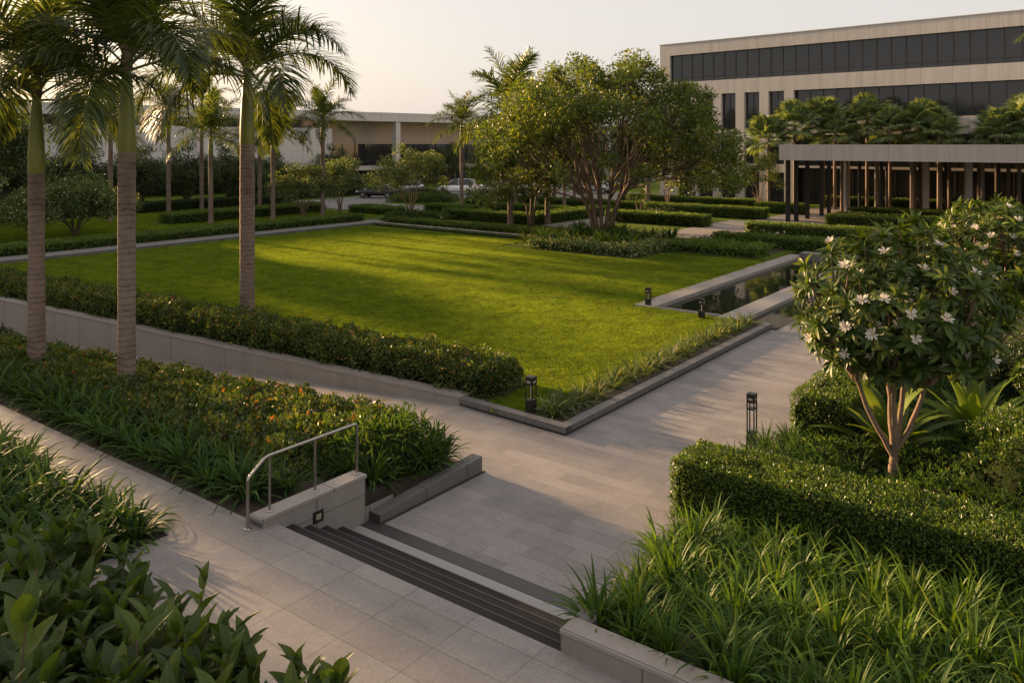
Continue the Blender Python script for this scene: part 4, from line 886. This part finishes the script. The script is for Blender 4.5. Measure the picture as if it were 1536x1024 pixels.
def frangipani(label,loc,c0,rx,ry,rz,ntip,nl,L,seed,stems,nflow,zmin):
    r=np.random.default_rng(seed); t=thing('frangipani_tree',label,'frangipani tree',loc)
    tips=[]; tr=0
    while len(tips)<ntip and tr<60000:
        tr+=1; d=nrm(r.normal(0,1,3)); q=1-.55*r.random()**1.7; p=np.array(c0)+d*np.array([rx,ry,rz])*q*(1+.10*math.sin(d[0]*5+seed)*math.cos(d[1]*4))
        if p[2]<zmin+.30*r.random(): continue
        if any(np.linalg.norm(p-o)<.24 for o in tips): continue
        tips.append(p)
    tips=np.array(tips); m=MB()
    # limbs: forks gather the tips
    rel=tips-np.array([0,0,0]); az=np.arctan2(tips[:,1]-c0[1]*.3,tips[:,0]-c0[0]*.3)
    fork=np.array([stems[0][0],stems[0][1],stems[0][2]]); 
    A=nrm((tips-np.array(c0))*np.array([1/rx,1/ry,1/rz])+np.array([0,0,.55]))
    nb=len(stems)-1; nodes=[]
    base=np.array([0,0,-.1]); tube(m,bez(base,np.array([fork[0]*.2,fork[1]*.2,fork[2]*.5]),fork,6),np.linspace(.085,.068,6),10,0)
    ends=[np.array(s) for s in stems[1:]]
    for e in ends:
        pth=bez(fork,fork+(e-fork)*np.array([.55,.55,.4]),e,8); pth[1:-1]+=r.normal(0,.012,(6,3)); tube(m,pth,np.linspace(.052,.034,8),8,0,False); nodes.append(e)
    nodes=np.array(nodes)
    for gi in gather(tips,max(14,len(tips)//8),r):
        gm=tips[gi].mean(0); j=np.argmin(np.linalg.norm((nodes-gm)*np.array([1.3,1.3,.6]),axis=1)); s=nodes[j]; nd_=s+(gm-s)*.62
        pth=bez(s,s+(nd_-s)*np.array([.55,.55,.4]),nd_,7); pth[1:-1]+=r.normal(0,.02,(5,3)); tube(m,pth,np.linspace(.034,.022,7),6,0,False)
        for i in gi:
            p=tips[i]; ax=A[i]; pth=bez(nd_,nd_+(p-nd_)*np.array([.6,.6,.35]),p-ax*.02,5); pth[1:-1]+=r.normal(0,.012,(3,3)); tube(m,pth,np.linspace(.017,.010,5),5,0,False)
    inst('trunk',m.mesh('trunk',[M['bark_pale']]),t)
    cr=MB(); rosette(tips,A,cr,r,nl,L,.29); 
    # loose inner leaves
    inst('crown',cr.mesh('crown',[M['plumeria']]),t)
    view=nrm(np.array([0,0,5.6])-np.array(loc)-np.array(c0)); sc=A@nrm(view+np.array([0,0,.5]))+r.normal(0,.25,len(A)); idx=np.argsort(-sc)[:int(nflow*1.45)]; idx=r.permutation(idx)[:nflow]
    for i in idx:
        o=inst('flower',flowers[int(r.integers(4))],t,tuple(tips[i]+A[i]*.10)); o.rotation_euler=Vector(A[i]).to_track_quat('Z','Y').to_euler(); o.scale=(random.uniform(.75,1.0),)*3
    return t
frangipani('nearest frangipani tree, white flowered, with a forked pale trunk beside the path',(-3.05,14.3,.1),(.12,.14,2.88),1.62,1.6,1.27,270,17,.29,7,[(.03,.02,.42),(-.45,-.25,1.6),(.10,-.25,1.65),(.45,.2,1.6),(-.15,.42,1.7),(.15,.1,1.75)],46,1.72)
frangipani('second frangipani tree, white flowered, further along the right side',(-2.45,22.6,.1),(0,0,2.85),1.65,1.8,1.35,230,16,.29,9,[(.0,.02,.7),(-.5,-.3,1.6),(.2,-.2,1.8),(.5,.35,1.6),(-.2,.5,1.7)],36,1.65)
# ------------------------------------------------------------------ bollard lamps
def bollard(label,x,y,z,h,w,solid):
    t=thing('bollard_lamp',label,'bollard lamp',(x,y,z)); a=w/2
    q=MB(); box(q,-a,a,-a,a,-.05,solid); q.build('base',M['black'],t,bevel=.006)
    for sx in (-1,1):
        for sy in (-1,1):
            q=MB(); box(q,sx*a-(.02 if sx>0 else 0),sx*a+(0 if sx>0 else .02),sy*a-(.02 if sy>0 else 0),sy*a+(0 if sy>0 else .02),solid,h-.17); q.build('corner_bar',M['black'],t)
    q=MB(); box(q,-a,a,-a,a,h-.17,h-.02); q.build('head',M['black'],t); q=MB(); box(q,-a-.004,a+.004,-a-.004,a+.004,h-.019,h); q.build('cap',M['black'],t,bevel=.004)
    q=MB(); box(q,-a*.55,a*.55,-a-.003,-a-.0005,h-.12,h-.08); q.build('vent_slot',M['lamp_frost'],t); q=MB(); box(q,a+.0005,a+.003,-a*.55,a*.55,h-.12,h-.08); q.build('vent_slot',M['lamp_frost'],t)
    if h<.9: q=MB(); lathe(q,[(.013,solid),(.013,h-.17)],10); q.build('lamp_tube',M['lamp_frost'],t)
    else: q=MB(); box(q,-a+.02,a-.02,-a+.004,a-.004,h-.30,h-.27); q.build('cross_bar',M['black'],t)
    return t
bollard('black lantern bollard at the near corner of the lawn beside the spider plants',-9.75,13.55,.11,.74,.17,.27)
bollard('slender black bollard at the path edge beside the clipped hedge',-5.6,14.86,0,.95,.15,.24)
bollard('small black bollard on the front corner of the pool rim',-13.05,25.0,.13,.58,.16,.2)
bollard('small black bollard on the grass before the front edge of the pool',-10.75,24.2,.10,.62,.17,.24)

# ------------------------------------------------------------------ cars
PAINT={k:plain(k+'_paint',c,.22,spec=.6,var=.04) for k,c in dict(dark=(.018,.018,.022),silver=(.42,.42,.43),white=(.75,.74,.72),grey=(.22,.22,.23)).items()}
M['tyre']=plain('tyre_rubber',(.02,.02,.02),.8); M['rim_metal']=plain('rim_metal',(.45,.45,.45),.3,metal=1); M['tail']=plain('tail_lamp',(.35,.02,.015),.25); M['head']=plain('head_lamp',(.75,.75,.72),.15)
def car(label,x,y,rz,paint,suv=False):
    t=thing('parked_car',label,'car',(x,y,0),rz,'cars parked on the driveway')
    hh=.30 if suv else 0; 
    st=[(-2.25,.50,.82),(-2.18,.34,.95),(-1.85,.24,1.02),(-1.2,.22,1.03),(0,.21,1.0),(.9,.22,.97),(1.6,.24,.88),(2.1,.30,.76),(2.3,.42,.62)]
    m=MB(); ring=[]
    for i,(xx,zb,zt) in enumerate(st):
        zt+=hh*.5; w=.90-.16*abs(xx/2.3)**3; zm=(zb+zt)/2
        ring+=[(xx,-w*.9,zb),(xx,-w,zm-.1),(xx,-w*.98,zm+.12),(xx,-w*.86,zt),(xx,0,zt+.03),(xx,w*.86,zt),(xx,w*.98,zm+.12),(xx,w,zm-.1),(xx,w*.9,zb),(xx,0,zb)]
    n=len(st); f=[(i*10+j,(i+1)*10+j,(i+1)*10+(j+1)%10,i*10+(j+1)%10) for i in range(n-1) for j in range(10)]
    m.add(ring,f,0,True); m.add(ring[:10],[tuple(range(10))],0); m.add(ring[-10:],[tuple(range(9,-1,-1))],0)
    b=m.build('body',PAINT[paint],t); sd=b.modifiers.new('smooth','SUBSURF'); sd.levels=1; sd.render_levels=1
    roof=[(-1.95 if suv else -1.65,1.0),(-1.6 if suv else -1.0,1.42+hh),(-.2,1.46+hh),(.45,1.40+hh),(1.15,.97)]
    q=MB(); V=[]
    for i,(xx,z) in enumerate(roof):
        w=.76 if i in (0,4) else .60
        V+=[(xx,-w,z+hh*(.5 if i in(0,4) else 0)),(xx,w,z+hh*(.5 if i in (0,4) else 0))]
    zb=.95+hh*.4
    q.add([V[2],V[3],V[5],V[4],V[7],V[6]],[(0,1,2,3),(3,2,4,5)],0,True)
    q.build('roof',PAINT[paint],t)
    q=MB(); q.add([V[0],V[1],V[3],V[2]],[(0,1,2,3)]); q.build('rear_window',M['glass'],t)
    q=MB(); q.add([V[6],V[7],V[9],V[8]],[(0,1,2,3)]); q.build('windscreen',M['glass'],t)
    for s in (0,1):
        yb=-.77 if s==0 else .77; q=MB(); P=[V[0+s],V[2+s],V[4+s],V[6+s],V[8+s]]
        q.add(P,[(0,1,2,3,4)]); q.build('side_window',M['glass'],t)
        q=MB()
        for a,bb in ((2,0),(4,(-.2,yb,zb+.05)),(6,8)):
            p1=np.array(V[a+s]); p2=np.array(V[bb+s] if isinstance(bb,int) else bb); tube(q,[p1,p2],[.035,.035],4,0)
        q.build('pillar',PAINT[paint],t)
    for xx in (-1.38,1.42):
        for s in (-1,1):
            q=MB(); pts=[(xx,s*.70,.33),(xx,s*.90,.33)]; tube(q,pts,[.33,.33],18,0); w=q.build('wheel',M['tyre'],t); q=MB(); tube(q,[(xx,s*.88,.33),(xx,s*.915,.33)],[.2,.19],12,0); q.build('rim',M['rim_metal'],w)
    for s in (-1,1):
        q=MB(); box(q,-2.27,-2.12,s*.62-.16,s*.62+.16,.74+hh*.3,.90+hh*.3); q.build('tail_light',M['tail'],t,bevel=.03)
        q=MB(); box(q,2.08,2.26,s*.6-.18,s*.6+.18,.60+hh*.3,.74+hh*.3); q.build('headlight',M['head'],t,bevel=.03)
    return t
car('dark sedan parked on the driveway left of the curved hedge island',-63.0,60.0,R(203),'dark')
car('silver car half hidden behind the dark sedan',-64.4,65.2,R(210),'silver',True)
car('white car parked behind the curved hedge island, the left one of the white pair',-60.2,69.6,R(205),'white',True)
car('white car seen beside the slim palm trunk, nose to the thin tree',-57.6,73.6,R(28),'white')
car('white car half hidden behind the thin tree',-55.0,77.2,R(40),'white',True)
car('grey car far off on the driveway behind the slim palm trunks',-49.0,80.5,R(10),'grey')

# ------------------------------------------------------------------ canopy with posts
M['post_grey']=plain('grey_post',(.24,.21,.185),.8,var=.2,nscale=8)
cp=thing('concrete_canopy','broad flat concrete canopy slab on many slim columns before the office','canopy',(-19.7,57.5,0))
q=MB(); box(q,0,50,0,15.2,4.5,5.6); q.build('slab',M['canopy'],cp)
def post(x,y,w,m,name='column',round_=False):
    q=MB()
    if round_: lathe(q,[(w/2*1.1,0),(w/2,.4),(w/2*.95,4.498)],12)
    else: box(q,-w/2,w/2,-w/2,w/2,0,4.498)
    q.build(name,m,cp,loc=(x+19.7,y-57.5,0))
for y in (58.1,59.9,62.5,66.1,68.1): post(-19.25,y,.26,M['black'],'steel_post')
for x,y in ((-18.6,70.8),(-9.,66.2),(-5.2,66.2),(-12.6,70.8),(-1.5,66.2),(2.5,66.2),(6.5,66.2)): post(x,y,.42,M['concrete_plain'],'concrete_column')
cr_=random.Random(3)
for k_ in range(46):
    x,y=-18.4+k_*.64+cr_.uniform(-.25,.25),cr_.choice((67.4,69.2,70.6,71.9))+cr_.uniform(-.3,.3); post(x,y,cr_.uniform(.2,.3),(M['brown_post'],M['post_grey'],M['black'])[k_%3],'slim_column',True)

# ------------------------------------------------------------------ office building (right)
ob=thing('office_building','long three storey concrete office with dark ribbon windows','building',(-40.3,79.9,0),R(-5.9))
def obx(name,x0,x1,y0,y1,z0,z1,m,bev=0,par=None):
    q=MB(); box(q,x0,x1,y0,y1,z0,z1); return q.build(name,m,par or ob,bevel=bev)
LB=95
obx('parapet',0,LB,0,18,15.1,16.3,M['concrete'])
obx('roof_cap',-.06,LB,-.06,18,16.302,16.38,M['concrete_plain'])
obx('end_wall',0,1.25,0,18,0,15.098,M['concrete_plain'])
obx('spandrel',1.252,LB,0,.5,10.8,12.2,M['concrete'])
obx('spandrel',15.2,LB,0,.5,6.5,8.0,M['concrete'])
obx('spandrel',1.252,15.198,0,.5,6.0,7.1,M['concrete'])
obx('spandrel',1.252,15.198,0,.5,2.9,3.7,M['concrete'])
def ribbon(x0,x1,z0,z1,y=.35,pitch=1.25,transom=None):
    w=obx('ribbon_window',x0,x1,y,y+.1,z0,z1,M['glass'])
    q=MB(); n=int(round((x1-x0)/pitch))
    for i in range(n+1):
        xx=x0+(x1-x0)*i/n; box(q,xx-.03,xx+.03,y-.06,y-.002,z0,z1)
    box(q,x0,x1,y-.055,y-.003,z0,z0+.07); box(q,x0,x1,y-.055,y-.003,z1-.07,z1)
    if transom: box(q,x0,x1,y-.05,y-.004,z0+transom-.025,z0+transom+.025)
    q.build('frame',M['frame'],ob if w is None else w)
ribbon(1.252,LB,12.2,15.1,.35,1.25,.45); ribbon(15.2,LB,8.0,10.8,.35,1.25,.4); ribbon(15.2,LB,3.6,6.5,.45); ribbon(15.2,LB,0,3.4,1.2)
obx('spandrel',15.2,LB,.0,1.3,3.4,3.6,M['concrete_plain'])
for i in range(6):
    x0=1.252+2.55*i; 
    obx('pilaster',x0,x0+.95,-.02,.5,.0,10.799,M['concrete_plain'])
    if i<5:
        for z0,z1 in ((7.1,10.8),(3.7,6.0),(0,2.9)):
            w=obx('window',x0+.952,x0+2.548,.42,.5,z0,z1,M['glass']); q=MB()
            for xx in (x0+.96,x0+1.75,x0+2.5): box(q,xx-.005,xx+.04,.36,.418,z0,z1)
            q.build('frame',M['frame'],w)
obx('inner_mass',1.3,LB-.1,1.6,17.8,0,15.0,M['frame'])

# ------------------------------------------------------------------ left building
lb=thing('low_building','long low concrete building with a flat roof and a deep porch','building',(-80,80,0),math.atan2(.981,.187))
def lbx(name,x0,x1,y0,y1,z0,z1,m,par=None):
    q=MB(); box(q,x0,x1,y0,y1,z0,z1); return q.build(name,m,par or lb)
lbx('roof',-75,75,0,24,8.75,9.95,M['far_wall'])
lbx('solid_wall',-75,-10,.6,10,2.6,7.7,M['far_wall']); lbx('shaded_gap',-75,-10,1.2,10,7.702,8.748,M['glass']); lbx('ground_glass',-75,-10,1.8,10,0,2.598,M['glass'])  # upper band is the shaded gap under the roof, put in as dark glass
lbx('porch_wall',-9.99,75,5,14,5.7,8.748,M['tan']); 
wl=lbx('window_band',-9.99,75,5.1,14,2.65,5.698,M['glass']); q=MB()
for i in range(45): box(q,-9.9+2*i,-9.82+2*i,5.0,5.098,2.65,5.698)
box(q,-9.99,75,4.98,5.096,3.3,3.38); q.build('frame',M['frame'],wl)
lbx('balcony_slab',-9.99,75,3.6,14,2.05,2.648,M['far_wall']); gl=lbx('ground_glass',-9.99,75,5.6,14,0,2.048,M['glass']); q=MB()
for i in range(58): box(q,-9.9+1.5*i,-9.84+1.5*i,5.5,5.598,0,2.048)
q.build('frame',M['steel'],gl)
for xx in (-22.,0,22.,44.): lbx('column',xx-.36,xx+.36,.15,1.05,0,8.749,M['far_wall'])
lbx('entrance_slab',-42,-16,-4,.58,2.5,2.8,M['far_wall'])

# ------------------------------------------------------------------ sun, sky, camera
EL=R(10.5); AZ=R(86.4)                       # the sun stands low over the far left, azimuth counted from +Y toward -X
sd=Vector((-math.sin(AZ)*math.cos(EL),math.cos(AZ)*math.cos(EL),math.sin(EL)))
sl=bpy.data.lights.new('sun','SUN'); sl.energy=5.0; sl.angle=R(1.6); sl.color=(1,.63,.32)
so=bpy.data.objects.new('sun',sl); C.objects.link(so); so.rotation_euler=sd.to_track_quat('Z','Y').to_euler()
w=bpy.data.worlds.new('World'); bpy.context.scene.world=w; w.use_nodes=True; nt=w.node_tree
bg=nt.nodes['Background']; sky=nt.nodes.new('ShaderNodeTexSky'); sky.sky_type='NISHITA'; sky.sun_disc=False
sky.sun_elevation=EL; sky.sun_rotation=-AZ; sky.air_density=1.0; sky.dust_density=4.0; sky.ozone_density=1.0; sky.altitude=0
SKYMIX=.78
mx=mixc(nt,SKYMIX,sky.outputs[0],(4.3,3.95,3.78))
nt.links.new(mx,bg.inputs[0]); bg.inputs[1].default_value=.0645
sc=bpy.context.scene
sc.view_settings.view_transform='Standard'; sc.view_settings.look='None'; sc.view_settings.gamma=1; sc.view_settings.exposure=1.7
cam=bpy.data.cameras.new('camera'); cam.sensor_width=36; cam.lens=1220/1536*36; cam.shift_y=-295/1536; cam.clip_end=3000; cam.clip_start=.1
co=bpy.data.objects.new('camera',cam); C.objects.link(co); co.location=(0,0,5.6); co.rotation_euler=(R(90),0,math.atan(922/1220))
sc.camera=co
sc.render.engine='CYCLES'; sc.cycles.use_denoising=True; sc.cycles.max_bounces=8; sc.cycles.diffuse_bounces=3; sc.cycles.transmission_bounces=4; sc.cycles.glossy_bounces=3
try: sc.cycles.denoiser='OPENIMAGEDENOISE'; sc.cycles.denoising_prefilter='ACCURATE'
except Exception: pass
